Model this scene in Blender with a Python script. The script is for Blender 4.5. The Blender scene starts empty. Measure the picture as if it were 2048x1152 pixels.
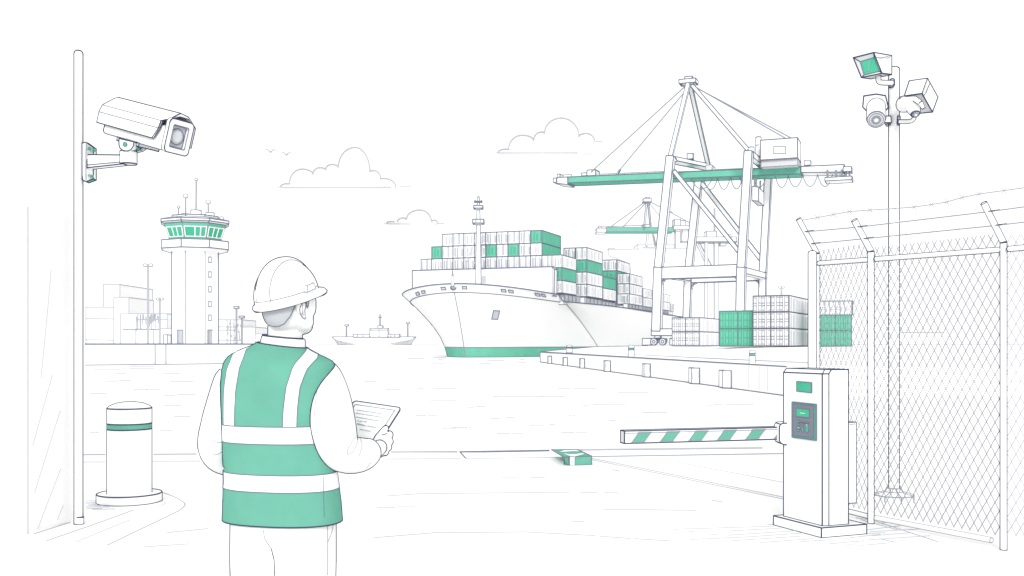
import bpy, math, random
import numpy as np
from mathutils import Vector, Matrix
random.seed(7)
SC = bpy.context.scene
COL = SC.collection
# ---------------------------------------------------------------- camera
EYE = Vector((0.0, 0.0, 1.51))
cam_data = bpy.data.cameras.new("camera")
cam_data.sensor_width = 36.0
cam_data.lens = 36.0
cam_data.shift_y = 112.0 / 2048.0
cam_data.clip_start = 0.1
cam_data.clip_end = 12000.0
cam = bpy.data.objects.new("camera", cam_data)
cam.location = EYE
cam.rotation_euler = (math.radians(90), 0, 0)
COL.objects.link(cam)
SC.camera = cam
# ---------------------------------------------------------------- world: overcast white sky
SUN_EL, SUN_AZ = math.radians(22), math.radians(184)
world = bpy.data.worlds.new("World")
SC.world = world
world.use_nodes = True
wn = world.node_tree
wn.nodes.clear()
w_out = wn.nodes.new("ShaderNodeOutputWorld")
w_bg = wn.nodes.new("ShaderNodeBackground")
w_sky = wn.nodes.new("ShaderNodeTexSky")
w_sky.sky_type = 'NISHITA'
w_sky.sun_disc = False
w_sky.sun_elevation = SUN_EL
w_sky.sun_rotation = SUN_AZ
w_sky.dust_density = 4.0
w_hs = wn.nodes.new("ShaderNodeHueSaturation")       # cloud cover takes the blue out of the sky
w_hs.inputs["Saturation"].default_value = 0.0
w_mix = wn.nodes.new("ShaderNodeMix")
w_mix.data_type = 'RGBA'
w_mix.inputs[0].default_value = 0.97
w_mix.inputs[7].default_value = (12.1, 12.1, 12.1, 1)  # even white overcast
wn.links.new(w_sky.outputs[0], w_hs.inputs["Color"])
wn.links.new(w_hs.outputs[0], w_mix.inputs[6])
wn.links.new(w_mix.outputs[2], w_bg.inputs[0])
w_bg.inputs[1].default_value = 0.10
wn.links.new(w_bg.outputs[0], w_out.inputs[0])
# ---------------------------------------------------------------- sun (veiled)
sun_data = bpy.data.lights.new("sun", 'SUN')
sun_data.energy = 1.7
sun_data.angle = math.radians(14)
sun_data.color = (1.0, 0.98, 0.95)
sun = bpy.data.objects.new("sun", sun_data)
_sd = Vector((math.sin(SUN_AZ) * math.cos(SUN_EL), math.cos(SUN_AZ) * math.cos(SUN_EL), math.sin(SUN_EL)))
sun.rotation_euler = _sd.to_track_quat('Z', 'Y').to_euler()
sun.location = (0, 0, 50)
COL.objects.link(sun)
# ---------------------------------------------------------------- exposure
SC.view_settings.view_transform = 'Standard'
SC.view_settings.look = 'None'
SC.view_settings.exposure = 0.0
SC.view_settings.gamma = 1.0
SC.render.engine = 'CYCLES'
SC.cycles.max_bounces = 6
SC.cycles.diffuse_bounces = 4
SC.cycles.use_denoising = True

# ---------------------------------------------------------------- materials
def lin(c):
    c = c / 255.0
    return c / 12.92 if c <= 0.04045 else ((c + 0.055) / 1.055) ** 2.4

LIGHT = 1.3
WF = 1.22        # pen width factor
def mat(name, srgb, light=LIGHT, noise=0.0, scale=6.0):
    m = bpy.data.materials.new(name)
    m.use_nodes = True
    nt = m.node_tree
    nt.nodes.clear()
    out = nt.nodes.new("ShaderNodeOutputMaterial")
    d = nt.nodes.new("ShaderNodeBsdfDiffuse")
    nt.links.new(d.outputs[0], out.inputs[0])
    c = [min(0.9, lin(x) / light) for x in srgb]
    if noise > 0:
        tc = nt.nodes.new("ShaderNodeTexCoord")
        n = nt.nodes.new("ShaderNodeTexNoise")
        n.inputs["Scale"].default_value = scale
        n.inputs["Detail"].default_value = 3.0
        r = nt.nodes.new("ShaderNodeValToRGB")
        r.color_ramp.elements[0].position = 0.3
        r.color_ramp.elements[1].position = 0.7
        r.color_ramp.elements[0].color = [x * (1 - noise) for x in c] + [1]
        r.color_ramp.elements[1].color = [min(0.95, x * (1 + noise)) for x in c] + [1]
        nt.links.new(tc.outputs["Object"], n.inputs["Vector"])
        nt.links.new(n.outputs[0], r.inputs[0])
        nt.links.new(r.outputs[0], d.inputs[0])
    else:
        d.inputs[0].default_value = c + [1]
    return m

MATS = {
    'paper': mat('white_paint', (255, 255, 255), 1.14, 0.01, 3.0),
    'green': mat('green_paint', (133, 214, 190), 1.76, 0.05, 9.0),
    'green_far': mat('green_paint_pale', (128, 216, 188), 1.46, 0.05, 0.4),
    'green_deep': mat('green_glass', (92, 209, 170), 1.5, 0.06, 5.0),
    'wire': mat('galvanised_wire', (168, 170, 176)),
    'green_rib': mat('green_rib', (108, 200, 170), 1.45),
    'grey1': mat('pale_grey', (224, 225, 229), 1.26, 0.03, 3.0),
    'grey2': mat('light_grey', (203, 206, 212), 1.26, 0.05, 3.0),
    'grey3': mat('mid_grey', (168, 172, 182), 1.26, 0.05, 3.0),
    'grey4': mat('slate_panel', (136, 140, 154), 1.26, 0.04, 3.0),
    'ink': mat('ink_slate', (74, 85, 110)),
    'ink2': mat('ink_grey', (130, 137, 156)),
    'ink3': mat('ink_soft', (163, 168, 182)),
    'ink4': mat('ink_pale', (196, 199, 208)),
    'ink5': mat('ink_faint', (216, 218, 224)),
}

# ---------------------------------------------------------------- places
F = 2048.0
def W(px, py, d):
    return Vector(((px - 1024.0) * d / F, d, 1.51 - (py - 688.0) * d / F))
def G(px, py, z=0.0):
    d = (1.51 - z) * F / (py - 688.0)
    return Vector(((px - 1024.0) * d / F, d, z))
def on_wall(px, py, o, dr):
    """point of the vertical plane through o along dr that lies on the sight line px, py"""
    k = (px - 1024.0) / F
    s = (k * o[1] - o[0]) / (dr[0] - k * dr[1])
    d = o[1] + s * dr[1]
    return W(px, py, d)

# ---------------------------------------------------------------- shapes: each returns (verts, faces)
def box(c, s, rz=0.0):
    c = Vector(c); hx, hy, hz = s[0] / 2, s[1] / 2, s[2] / 2
    ca, sa = math.cos(rz), math.sin(rz)
    V = []
    for z in (-hz, hz):
        for x, y in ((-hx, -hy), (hx, -hy), (hx, hy), (-hx, hy)):
            V.append(c + Vector((x * ca - y * sa, x * sa + y * ca, z)))
    return V, [(3, 2, 1, 0), (4, 5, 6, 7), (0, 1, 5, 4), (1, 2, 6, 5), (2, 3, 7, 6), (3, 0, 4, 7)]
def hexa(p):
    return [Vector(q) for q in p], [(3, 2, 1, 0), (4, 5, 6, 7), (0, 1, 5, 4), (1, 2, 6, 5), (2, 3, 7, 6), (3, 0, 4, 7)]
def beam(p0, p1, w, h, up=(0, 0, 1)):
    p0, p1 = Vector(p0), Vector(p1)
    d = (p1 - p0).normalized(); up = Vector(up)
    a = d.cross(up)
    if a.length < 1e-4:
        a = d.cross(Vector((0, 1, 0)))
    a.normalize(); b = a.cross(d).normalized()
    a *= w / 2; b *= h / 2
    V = [p + q for p in (p0, p1) for q in (-a - b, a - b, a + b, -a + b)]
    return V, [(3, 2, 1, 0), (4, 5, 6, 7), (0, 1, 5, 4), (1, 2, 6, 5), (2, 3, 7, 6), (3, 0, 4, 7)]
def frame(d):
    d = Vector(d).normalized()
    a = d.cross(Vector((0, 0, 1)))
    if a.length < 1e-3:
        a = d.cross(Vector((0, 1, 0)))
    a.normalize()
    return a, a.cross(d).normalized(), d
def loft(rings, caps=True, closed=True):
    V = [Vector(p) for r in rings for p in r]
    n = len(rings[0]); Fc = []
    for k in range(len(rings) - 1):
        for i in range(n if closed else n - 1):
            j = (i + 1) % n
            Fc.append((k * n + i, k * n + j, (k + 1) * n + j, (k + 1) * n + i))
    if caps and closed:
        Fc.append(tuple(range(n - 1, -1, -1)))
        Fc.append(tuple((len(rings) - 1) * n + i for i in range(n)))
    return V, Fc
def cyl(p0, p1, r0, r1=None, n=32):
    p0, p1 = Vector(p0), Vector(p1)
    r1 = r0 if r1 is None else r1
    a, b, d = frame(p1 - p0)
    rings = [[p + (a * math.cos(2 * math.pi * i / n) + b * math.sin(2 * math.pi * i / n)) * r for i in range(n)] for p, r in ((p0, r0), (p1, r1))]
    return loft(rings)
def lathe(prof, o, n=40, axis=(0, 0, 1)):
    o = Vector(o); a, b, d = frame(axis)
    rings = [[o + d * z + (a * math.cos(2 * math.pi * i / n) + b * math.sin(2 * math.pi * i / n)) * r for i in range(n)] for r, z in prof]
    return loft(rings)
def tube(path, radii, n=16, caps=True, flat=1.0):
    path = [Vector(p) for p in path]
    if not hasattr(radii, '__len__'):
        radii = [radii] * len(path)
    rings = []; a_prev = None
    for i, p in enumerate(path):
        d = (path[min(i + 1, len(path) - 1)] - path[max(i - 1, 0)]).normalized()
        if a_prev is None:
            a, b, _ = frame(d)
        else:
            a = (a_prev - d * a_prev.dot(d)).normalized(); b = a.cross(d)
        a_prev = a
        rings.append([p + a * math.cos(2 * math.pi * k / n) * radii[i] * flat + b * math.sin(2 * math.pi * k / n) * radii[i] for k in range(n)])
    return loft(rings, caps)
def prism(poly, vec):
    vec = Vector(vec); poly = [Vector(p) for p in poly]; n = len(poly)
    V = poly + [p + vec for p in poly]
    Fc = [tuple(range(n)), tuple(range(2 * n - 1, n - 1, -1))]
    Fc += [((i + 1) % n, i, n + i, n + (i + 1) % n) for i in range(n)]
    return V, Fc
def ball(c, r, n=16, m=10):
    c = Vector(c)
    if not hasattr(r, '__len__'):
        r = (r, r, r)
    V = [c + Vector((0, 0, -r[2]))]; Fc = []
    for k in range(1, m):
        t = math.pi * k / m
        for i in range(n):
            f = 2 * math.pi * i / n
            V.append(c + Vector((r[0] * math.sin(t) * math.cos(f), r[1] * math.sin(t) * math.sin(f), -r[2] * math.cos(t))))
    V.append(c + Vector((0, 0, r[2])))
    L = len(V) - 1
    for i in range(n):
        j = (i + 1) % n
        Fc.append((0, 1 + j, 1 + i))
        for k in range(m - 2):
            Fc.append((1 + k * n + i, 1 + k * n + j, 1 + (k + 1) * n + j, 1 + (k + 1) * n + i))
        Fc.append((1 + (m - 2) * n + i, 1 + (m - 2) * n + j, L))
    return V, Fc
def smooth(pts, sub=6):
    """Catmull-Rom through points (tuples or Vectors of any length)"""
    P = [np.array(p, float) for p in pts]
    P = [2 * P[0] - P[1]] + P + [2 * P[-1] - P[-2]]
    out = []
    for i in range(1, len(P) - 2):
        for k in range(sub):
            t = k / sub
            a, b, c, d = P[i - 1], P[i], P[i + 1], P[i + 2]
            out.append(0.5 * (2 * b + (c - a) * t + (2 * a - 5 * b + 4 * c - d) * t * t + (3 * b - a - 3 * c + d) * t ** 3))
    out.append(P[-2])
    return out

# ---------------------------------------------------------------- mesh collector: painted faces plus the thin raised ink lines along their edges
class Part:
    def __init__(self, dist=None):
        self.V = []; self.Fc = []; self.M = []; self.S = []; self.dist = dist
    def width(self, p, w):
        d = self.dist if self.dist else (Vector(p) - EYE).length
        return 0.5 * w * WF * d / F
    def seg(self, p0, p1, w=2.2, ink='ink', ext=0.45):
        p0, p1 = Vector(p0), Vector(p1)
        d = p1 - p0
        if d.length < 1e-7:
            return self
        r0, r1 = self.width(p0, w), self.width(p1, w)
        a, b, d = frame(d)
        p0 = p0 - d * r0 * ext; p1 = p1 + d * r1 * ext
        k = len(self.V)
        self.V += [p0 + a * r0, p0 + b * r0, p0 - a * r0, p0 - b * r0, p1 + a * r1, p1 + b * r1, p1 - a * r1, p1 - b * r1]
        q = [(0, 1, 5, 4), (1, 2, 6, 5), (2, 3, 7, 6), (3, 0, 4, 7), (3, 2, 1, 0), (4, 5, 6, 7)]
        self.Fc += [tuple(k + i for i in f) for f in q]
        self.M += [ink] * 6; self.S += [False] * 6
        return self
    def line(self, pts, w=2.2, ink='ink', closed=False):
        pts = [Vector(p) for p in pts]
        if closed:
            pts = pts + [pts[0]]
        for a, b in zip(pts, pts[1:]):
            self.seg(a, b, w, ink)
        return self
    def add(self, geo, m='paper', ink='ink', w=2.2, ang=30, sil='edge', sharp=True, shade=False, edges=None):
        V, Fc = geo
        k = len(self.V)
        self.V += [Vector(v) for v in V]
        self.Fc += [tuple(k + i for i in f) for f in Fc]
        self.M += (list(m) if isinstance(m, (list, tuple)) else [m] * len(Fc))
        self.S += [shade] * len(Fc)
        if ink:
            self.ink(V, Fc, ink, w, ang, sil, sharp)
        return self
    def ink(self, V, Fc, ink, w, ang, sil, sharp):
        A = np.array([tuple(v) for v in V], float)
        N = []; C = []
        for f in Fc:
            P = A[list(f)]
            Q = np.roll(P, -1, 0)
            n = np.cross(P, Q).sum(0)
            l = np.linalg.norm(n)
            N.append(n / l if l > 1e-12 else n); C.append(P.mean(0))
        N = np.array(N); C = np.array(C)
        E = {}
        for i, f in enumerate(Fc):
            for a, b in zip(f, f[1:] + f[:1]):
                E.setdefault((min(a, b), max(a, b)), []).append(i)
        face = ((np.array(EYE) - C) * N).sum(1)
        ca = math.cos(math.radians(ang))
        local = self.dist is not None
        for (a, b), fs in E.items():
            hit = False
            if len(fs) == 1:
                hit = sharp
            else:
                dt = float(N[fs[0]] @ N[fs[1]])
                if dt < ca:
                    hit = sharp or (sil == 'edge' and face[fs[0]] * face[fs[1]] < 0)
                elif sil == 'edge' and not local and face[fs[0]] * face[fs[1]] < 0:
                    hit = True
            if hit:
                self.seg(V[a], V[b], w, ink)
        if sil == 'smooth':
            self.contour(V, Fc, None, ink, w)
    def contour(self, V, Fc, g=None, ink='ink', w=2.2, keep=None):
        """ink along the profile of a rounded form (g None) or along any level line g = 0 on it"""
        A = np.array([tuple(v) for v in V], float)
        T = []
        for f in Fc:
            if len(f) > 8:
                continue
            for i in range(1, len(f) - 1):
                T.append((f[0], f[i], f[i + 1]))
        T = np.array(T)
        if g is None:
            n = np.cross(A[T[:, 1]] - A[T[:, 0]], A[T[:, 2]] - A[T[:, 0]])
            VN = np.zeros_like(A)
            for k in range(3):
                np.add.at(VN, T[:, k], n)
            l = np.linalg.norm(VN, axis=1, keepdims=True); l[l == 0] = 1
            g = ((VN / l) * (np.array(EYE) - A)).sum(1)
        g = np.array(g, float)
        g[g == 0] = 1e-9
        s = g[T] > 0
        c = s.sum(1)
        for i in np.nonzero((c == 1) | (c == 2))[0]:
            pts = []
            t = T[i]
            for a, b in ((0, 1), (1, 2), (2, 0)):
                ga, gb = g[t[a]], g[t[b]]
                if (ga > 0) != (gb > 0):
                    u = ga / (ga - gb)
                    pts.append(A[t[a]] * (1 - u) + A[t[b]] * u)
            if len(pts) == 2 and (keep is None or (keep(pts[0]) and keep(pts[1]))):
                self.seg(pts[0], pts[1], w * 1.3, ink, 0.6)
    def build(self, name, parent=None, base=None, label=None):
        me = bpy.data.meshes.new(name)
        base = Vector(base) if base is not None else (Vector(parent.location) if parent else Vector((0, 0, 0)))
        if parent is not None and parent.get('part_base') is not None:
            base = Vector(parent['part_base'])
        me.from_pydata([tuple(v - base) for v in self.V], [], self.Fc)
        names = []
        for m in self.M:
            if m not in names:
                names.append(m)
        for m in names:
            me.materials.append(MATS[m])
        ix = {m: i for i, m in enumerate(names)}
        me.polygons.foreach_set('material_index', [ix[m] for m in self.M])
        me.polygons.foreach_set('use_smooth', self.S)
        me.update()
        o = bpy.data.objects.new(name, me)
        COL.objects.link(o)
        if parent is not None:
            o.parent = parent
            root = parent
            while root.parent is not None:
                root = root.parent
            if parent is not root:      # a sub-part: its mesh is kept relative to the thing's base
                me.transform(Matrix.Translation(base - Vector(root.location)))
        else:
            o.location = base
        if label:
            o['label'] = label
        return o

def thing(name, label, cat, loc=(0, 0, 0), group=None):
    o = bpy.data.objects.new(name, None)
    o.empty_display_size = 0.2
    COL.objects.link(o)
    o.location = Vector(loc)
    return tag(o, label, cat, group)
def tag(o, label, cat, group=None):
    o['label'] = label; o['category'] = cat
    if group:
        o['group'] = group
    return o
def kind(o, k='structure'):
    o['kind'] = k
    return o
def dup(root, loc, rz=None, label=None):
    r = root.copy(); COL.objects.link(r); r.location = Vector(loc)
    if rz is not None:
        r.rotation_euler = (0, 0, rz)
    if label:
        r['label'] = label
    for ch in list(root.children):
        c = ch.copy(); COL.objects.link(c); c.parent = r
        for g in list(ch.children):
            d = g.copy(); COL.objects.link(d); d.parent = c
    return r
def wbox(x0, y0, x1, y1, d, depth):
    """upright box whose front face spans a rectangle at distance d"""
    a, b = W(x0, y1, d), W(x1, y0, d)
    return box(((a.x + b.x) / 2, d + depth / 2, (a.z + b.z) / 2), (b.x - a.x, depth, b.z - a.z))
# ================================================================ SETTING
QY = 14.25          # edge of the foreground quay
def rdash(rng, lst, ox, oy, sc):
    return [(ox + a / sc, oy + y / sc, ox + b / sc) for a, b, y in lst]

# ---- ground
p = Part()
p.add(([(-60, -12, 0), (60, -12, 0), (60, QY, 0), (-60, QY, 0), (-60, QY, -3), (60, QY, -3)], [(0, 1, 2, 3), (3, 2, 5, 4)]), ink=None)
def gl(pts, w=1.6, ink='ink4'):
    p.line([G(x, y) for x, y in pts], w * 1.35, ink)
def at_y(px, d):
    return Vector(((px - 1024) * d / F, d, 0))
# kerb lines along the quay edge
for x0, x1, y, ink, w in ((169, 209, 910.5, 'ink3', 1.9), (308, 392, 909.5, 'ink3', 1.9), (169, 209, 925, 'ink4', 1.8), (307, 399, 923.5, 'ink4', 1.8),
                          (783, 914, 905, 'ink3', 1.9), (772, 920, 919, 'ink4', 1.7)):
    gl([(x0, y), (x1, y - (x1 - x0) * 0.006)], w * 1.35, ink)
gl([(920, 904), (1098, 901)], 2.2, 'ink2'); gl([(920, 904), (932, 917)], 2.0, 'ink2')
gl([(932, 918), (1128, 915)], 1.8, 'ink4'); gl([(1158, 899.5), (1524, 895.5)], 2.3, 'ink4')
gl([(1184, 914), (1573, 908)], 2.6, 'ink3')
gl([(1184, 917), (1573, 996)], 1.7, 'ink4'); gl([(1184, 920), (1569, 999)], 1.7, 'ink4')
gl([(1350, 924), (1565, 965)], 1.6, 'ink5')
# kerb island round the bollard
gl(smooth([(304, 982), (330, 987), (355, 997), (370, 1008), (360, 1020), (345, 1028), (320, 1040), (270, 1064), (214, 1091)], 5), 1.6, 'ink4')
gl([(266, 1021), (180, 1052), (93, 1082)], 1.6, 'ink4')
gl([(260, 1040), (230, 1052), (152, 1084)], 1.4, 'ink5')
gl([(69, 1068), (140, 1045.5)], 1.9, 'ink4')
gl(smooth([(322, 1003), (331, 1006), (325, 1010), (312, 1013)], 4), 1.4, 'ink5')
hr = random.Random(3)
for y in (977, 986, 1002, 1005, 1008, 1011, 1014, 1017):  # shadow hatching inked on the ground left of the bollard
    for _ in range(2):
        x0 = 168 + hr.random() * 12
        gl([(x0, y), (x0 + 18 + hr.random() * 32, y + hr.random() * 1.5)], 1.5, 'ink4' if y > 1000 else 'ink5')
gl([(185, 1019), (230, 1018.5)], 1.4, 'ink4')
# scattered joints and scuffs
for x0, y0, x1, y1 in ((334, 1066, 415, 1058), (287, 1094.5, 376, 1088.5), (775, 992.5, 840, 988), (840, 988, 1138, 985), (1161, 985.5, 1194, 986),
                       (1209, 986, 1236, 986.5), (1207, 1019.5, 1308, 1020), (1308, 1020.5, 1392, 1021.5), (754, 1015.5, 790, 1015.5),
                       (794, 1014.5, 830, 1014.5), (1145, 1043.5, 1167, 1043.5), (1001, 956.5, 1036, 956.5), (1061, 955.5, 1089, 955.5),
                       (1226, 940, 1240, 943), (1425, 1001.5, 1444, 1004), (748, 1076, 870, 1066), (870, 1066, 1050, 1064.5), (1050, 1064.5, 1190, 1072),
                       (1200, 1073, 1260, 1077.5), (1268, 1078, 1340, 1082.5), (1144, 1070, 1165, 1070.5)):
    gl([(x0, y0), (x1, y1)], 2.0, 'ink4')
# cast shadow inked as hatching beside the gate cabinet and under the fence
for x0, y0, x1, y1 in ((1348, 1059, 1545, 1053), (1378, 1064, 1388, 1064), (1462, 1062, 1560, 1057), (1421, 1070, 1437, 1070), (1455, 1071, 1590, 1062),
                       (1380, 1079.5, 1500, 1074), (1500, 1074, 1612, 1066), (1462, 1082, 1600, 1073), (1521, 1085.5, 1625, 1078), (1535, 1050, 1546, 1049.5),
                       (1600, 1084, 1660, 1080), (1660, 1088, 1728, 1082), (1694, 1090, 1728, 1091),
                       (1735, 1060, 1800, 1052), (1733, 1068, 1770, 1066), (1722, 1040, 1795, 1060), (1738, 1080, 1860, 1072), (1745, 1072, 1820, 1066),
                       (1752, 1043, 1876, 1084), (1706, 1030, 1738, 1033), (1712, 1036, 1738, 1040), (1764, 1046, 1790, 1044), (1700, 1076, 1760, 1069),
                       (1735, 1090, 1780, 1086), (1740, 1064, 1850, 1058), (1760, 1078, 1790, 1085)):
    gl([(x0, y0), (x1, y1)], 1.5, 'ink4')
kind(p.build('ground'))

# ---- water
p = Part()
p.add(([(-7000, 13.0, -2), (7000, 13.0, -2), (7000, 7000, -2), (-7000, 7000, -2)], [(0, 1, 2, 3)]), ink=None)
dash = rdash(0, [(482, 610, 100), (665, 777, 85), (665, 784, 98), (592, 637, 121), (832, 914, 121), (538, 595, 161), (607, 661, 159), (870, 983, 164),
                 (683, 750, 205), (750, 815, 202), (459, 539, 225), (834, 886, 233), (908, 990, 230), (838, 918, 284), (890, 965, 342), (818, 873, 414),
                 (459, 499, 424)], 0, 700, 2.548)
dash += rdash(0, [(427, 530, 28), (597, 680, 21), (622, 662, 31), (595, 664, 58), (957, 1067, 41), (903, 980, 62), (1172, 1187, 35), (1192, 1202, 35),
                  (1160, 1208, 55), (135, 208, 180), (276, 368, 233), (487, 527, 230), (595, 741, 226), (1430, 1510, 230), (1531, 1688, 226), (578, 748, 306),
                  (994, 1047, 283), (1058, 1320, 280), (1315, 1476, 283), (1833, 2034, 253), (820, 865, 353), (883, 940, 350), (1598, 1634, 340),
                  (1665, 1728, 337), (1733, 1880, 333), (481, 543, 410), (561, 610, 407), (980, 1037, 428), (1078, 1134, 424), (1240, 1328, 474),
                  (1377, 1407, 471), (652, 745, 494), (718, 818, 491), (834, 845, 488), (1021, 1104, 531), (1118, 1191, 528), (1454, 1537, 524),
                  (1552, 1624, 521), (1776, 1811, 444), (1507, 1514, 411), (1527, 1544, 411), (2005, 2048, 391), (917, 923, 192)], 690, 710, 3.357)
dash += [(1236, 785.4, 1296), (1413, 811, 1426), (1429, 810.5, 1446), (1453, 809.5, 1506), (1287, 826, 1331), (1219, 842.5, 1231)]
for x0, y, x1 in dash:
    p.seg(G(x0, y, -2), G(x1, y, -2), 3.2, 'ink4')
for x0, x1 in ((632, 666), (829, 872), (1706, 1736), (1800, 1985)):
    d = 5200.0
    p.seg(Vector(((x0 - 1024) * d / F, d, -2)), Vector(((x1 - 1024) * d / F, d, -2)), 2.0, 'ink4')
kind(p.build('water'))

# ---- pier on the right
A = Vector((5.42, 195, 0)); B = Vector((18.4, 68.7, 0))
A2 = Vector((19.1, 232, .83)); B2 = Vector((46, 84, 1.2))
PW = (B - A).normalized()
p = Part()
V = [A, B, B2, A2, Vector((300, 84, 1.2)), Vector((300, 470, 1.2)), Vector((97, 470, 1.2)), Vector((300, 68.7, 0)),
     A + Vector((0, 0, -3)), B + Vector((0, 0, -3)), A2 + Vector((0, 0, -4.2)), Vector((97, 470, -3)), Vector((300, 68.7, -3))]
p.add((V, [(0, 1, 2, 3), (3, 2, 4, 5, 6), (1, 7, 4, 2), (8, 9, 1, 0), (10, 8, 0, 3), (11, 10, 3, 6), (9, 12, 7, 1)]), ink=None)
def wl(pts, w, ink):
    p.line([on_wall(x, y, A, PW) for x, y in pts], w, ink)
p.line([A, B], 2.3, 'ink2'); p.line([A, A2], 2.2, 'ink2')
p.line([A2, A2 + (V[6] - A2) * 0.25], 2.2, 'ink2')
p.line([A, Vector((A.x, A.y, -2))], 2.3, 'ink2')
p.line([Vector((A.x, A.y, -1.97)), Vector((B.x, B.y, -1.97))], 2.3, 'ink2')
p.line([A.lerp(A2, .16) + Vector((2.0, -9, -.05)), B.lerp(B2, .12) + Vector((-.8, 1, .05))], 1.6, 'ink4')
for x, y0, y1 in ((1498, 732, 776), (1518.5, 734, 779), (1535, 735, 780.5)):
    wl([(x, y0), (x, y1)], 1.5, 'ink4')
p.line([Vector((97, 470, 1.2)), Vector((300, 470, 1.2))], 2.0, 'ink4')
kind(p.build('pier'))
nrm = Vector((PW.y, -PW.x, 0))
if nrm.dot(EYE - A) < 0:
    nrm = -nrm
FN = ['farthest', 'second farthest', 'third farthest', 'middle', 'third nearest', 'second nearest', 'nearest']
for i, (x, y0, y1, w) in enumerate(((1102, 712, 731, 9), (1133, 714.5, 735, 10), (1167, 717, 739, 11), (1217.5, 721, 745, 13), (1296, 727, 754, 14.5), (1392, 735, 766, 17.5), (1454, 740, 773, 19))):
    f0 = on_wall(x - w / 2, y0, A, PW); f1 = on_wall(x + w / 2, y0, A, PW); lo = on_wall(x, y1, A, PW)
    s = w * f0.y / F
    c = (f0 + f1) / 2
    q = c + nrm * s * 0.35
    z0, z1 = -1.93, f0.z
    ra, rb = Vector((1, 0, 0)), Vector((0, -1, 0))
    s *= 1.3; hw = s / 2
    poly = [Vector((c.x - hw, c.y + .6 * s, 0)), Vector((c.x - hw, c.y - .8 * s, 0)), Vector((c.x + .12 * hw, c.y - 1.25 * s, 0)), Vector((c.x + hw, c.y - .8 * s, 0)), Vector((c.x + hw, c.y + .9 * s, 0))]
    p = Part()
    g = prism([Vector((v.x, v.y, z0)) for v in poly], (0, 0, z1 - z0))
    p.add(g, ['paper', 'paper', 'paper', 'paper', 'grey1', 'paper', 'paper'], 'ink2', 1.6, ang=14)
    hr = random.Random(i)
    for k in range(6):
        u = .1 + .8 * hr.random()
        v = poly[1].lerp(poly[2], u); a = z0 + (z1 - z0) * hr.random() * .5
        if k < 3:
            p.seg(Vector((v.x, v.y, a)), Vector((v.x, v.y, a + (z1 - z0) * (.2 + .3 * hr.random()))), 1.0, 'ink5')
    o = p.build('fender', base=(c.x, c.y, z0))
    tag(o, f'pale block fender on the pier wall, {FN[i]} of the seven from the viewer', 'fender', 'fenders along the pier wall')
for px, y1, y0, lab in ((1138.5, 702, 691, 'small round-topped bollard at the far corner of the pier, beside the ship'),
                        (1262.5, 709, 691, 'small round-topped bollard on the pier in front of the crane wheels'),
                        (1504.5, 722, 701, 'small green-banded bollard on the pier in front of the white container stack')):
    e0 = on_wall(px, 700, A, PW); b0 = W(px, y1, e0.y * 1.03); h = (y1 - y0) * b0.y / F; r = 5.6 * b0.y / F
    p = Part()
    p.add(lathe([(r, -.3), (r, h * .52)], b0, 24), 'paper', 'ink2', 1.9)
    p.add(lathe([(r * 1.001, h * .52), (r * 1.001, h * .72)], b0, 24), 'green_far' if px > 1200 else 'grey2', 'ink3', 1.6)
    p.add(lathe([(r, h * .72), (r, h * .8), (r * .86, h * .93), (r * .55, h * .99), (.01, h)], b0, 24), 'paper', 'ink2', 1.9, sharp=False)
    tag(p.build('pier_bollard', base=b0), lab, 'bollard', 'small bollards on the pier')

# ---- far quay on the left with its wall
p = Part()
QA = Vector((-69.6, 167, 1.5)); QB = Vector((-42.5, 184, 1.5)); QW = (QB - QA).normalized()
V = [QA, QB, Vector((-99, 420, 1.5)), Vector((-175, 420, 1.5)), QA + Vector((0, 0, -4)), QB + Vector((0, 0, -4)), Vector((-99, 420, -2.5)), Vector((-175, 420, -2.5))]
p.add((V, [(0, 1, 2, 3), (4, 5, 1, 0), (5, 6, 2, 1), (7, 4, 0, 3)]), ink=None)
p.line([QA, QB], 2.4, 'ink2'); p.line([Vector((v.x, v.y, -1.97)) for v in (QA, QB)], 2.2, 'ink2')
p.line([QB, Vector((QB.x, QB.y, -2))], 2.0, 'ink3')
for x in (310, 331.7):
    p.line([on_wall(x, 688.3, QA, QW), on_wall(x, 729, QA, QW)], 1.9, 'ink3')
kind(p.build('far_quay'))

# ---- glass screen at the far left
p = Part()
P0 = G(55.5, 1068); P1 = G(146, 1044)
dv = (P1 - P0).normalized(); nv = Vector((-dv.y, dv.x, 0))
top = 2.62
g = prism([P0, P1, P1 + Vector((0, 0, top)), P0 + Vector((0, 0, top))], nv * 0.12)
p.add(g, 'paper', None)
p.line([P0, P0 + Vector((0, 0, top - .02))], 1.9, 'ink4')
for x0, y0, x1, y1 in ((102, 540, 97, 600), (97, 600, 82, 755), (104.5, 750, 65.5, 891), (120, 822, 69, 985), (121.5, 937, 75, 1058), (126, 1011, 114.5, 1039)):  # reflections inked as slanted lines on the plain white panel
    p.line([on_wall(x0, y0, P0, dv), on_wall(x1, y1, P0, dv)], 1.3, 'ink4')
tag(p.build('glass_screen', base=P0), 'tall pale glass screen panel with slanted drawn reflection streaks left of the camera pole', 'glass screen')

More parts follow.
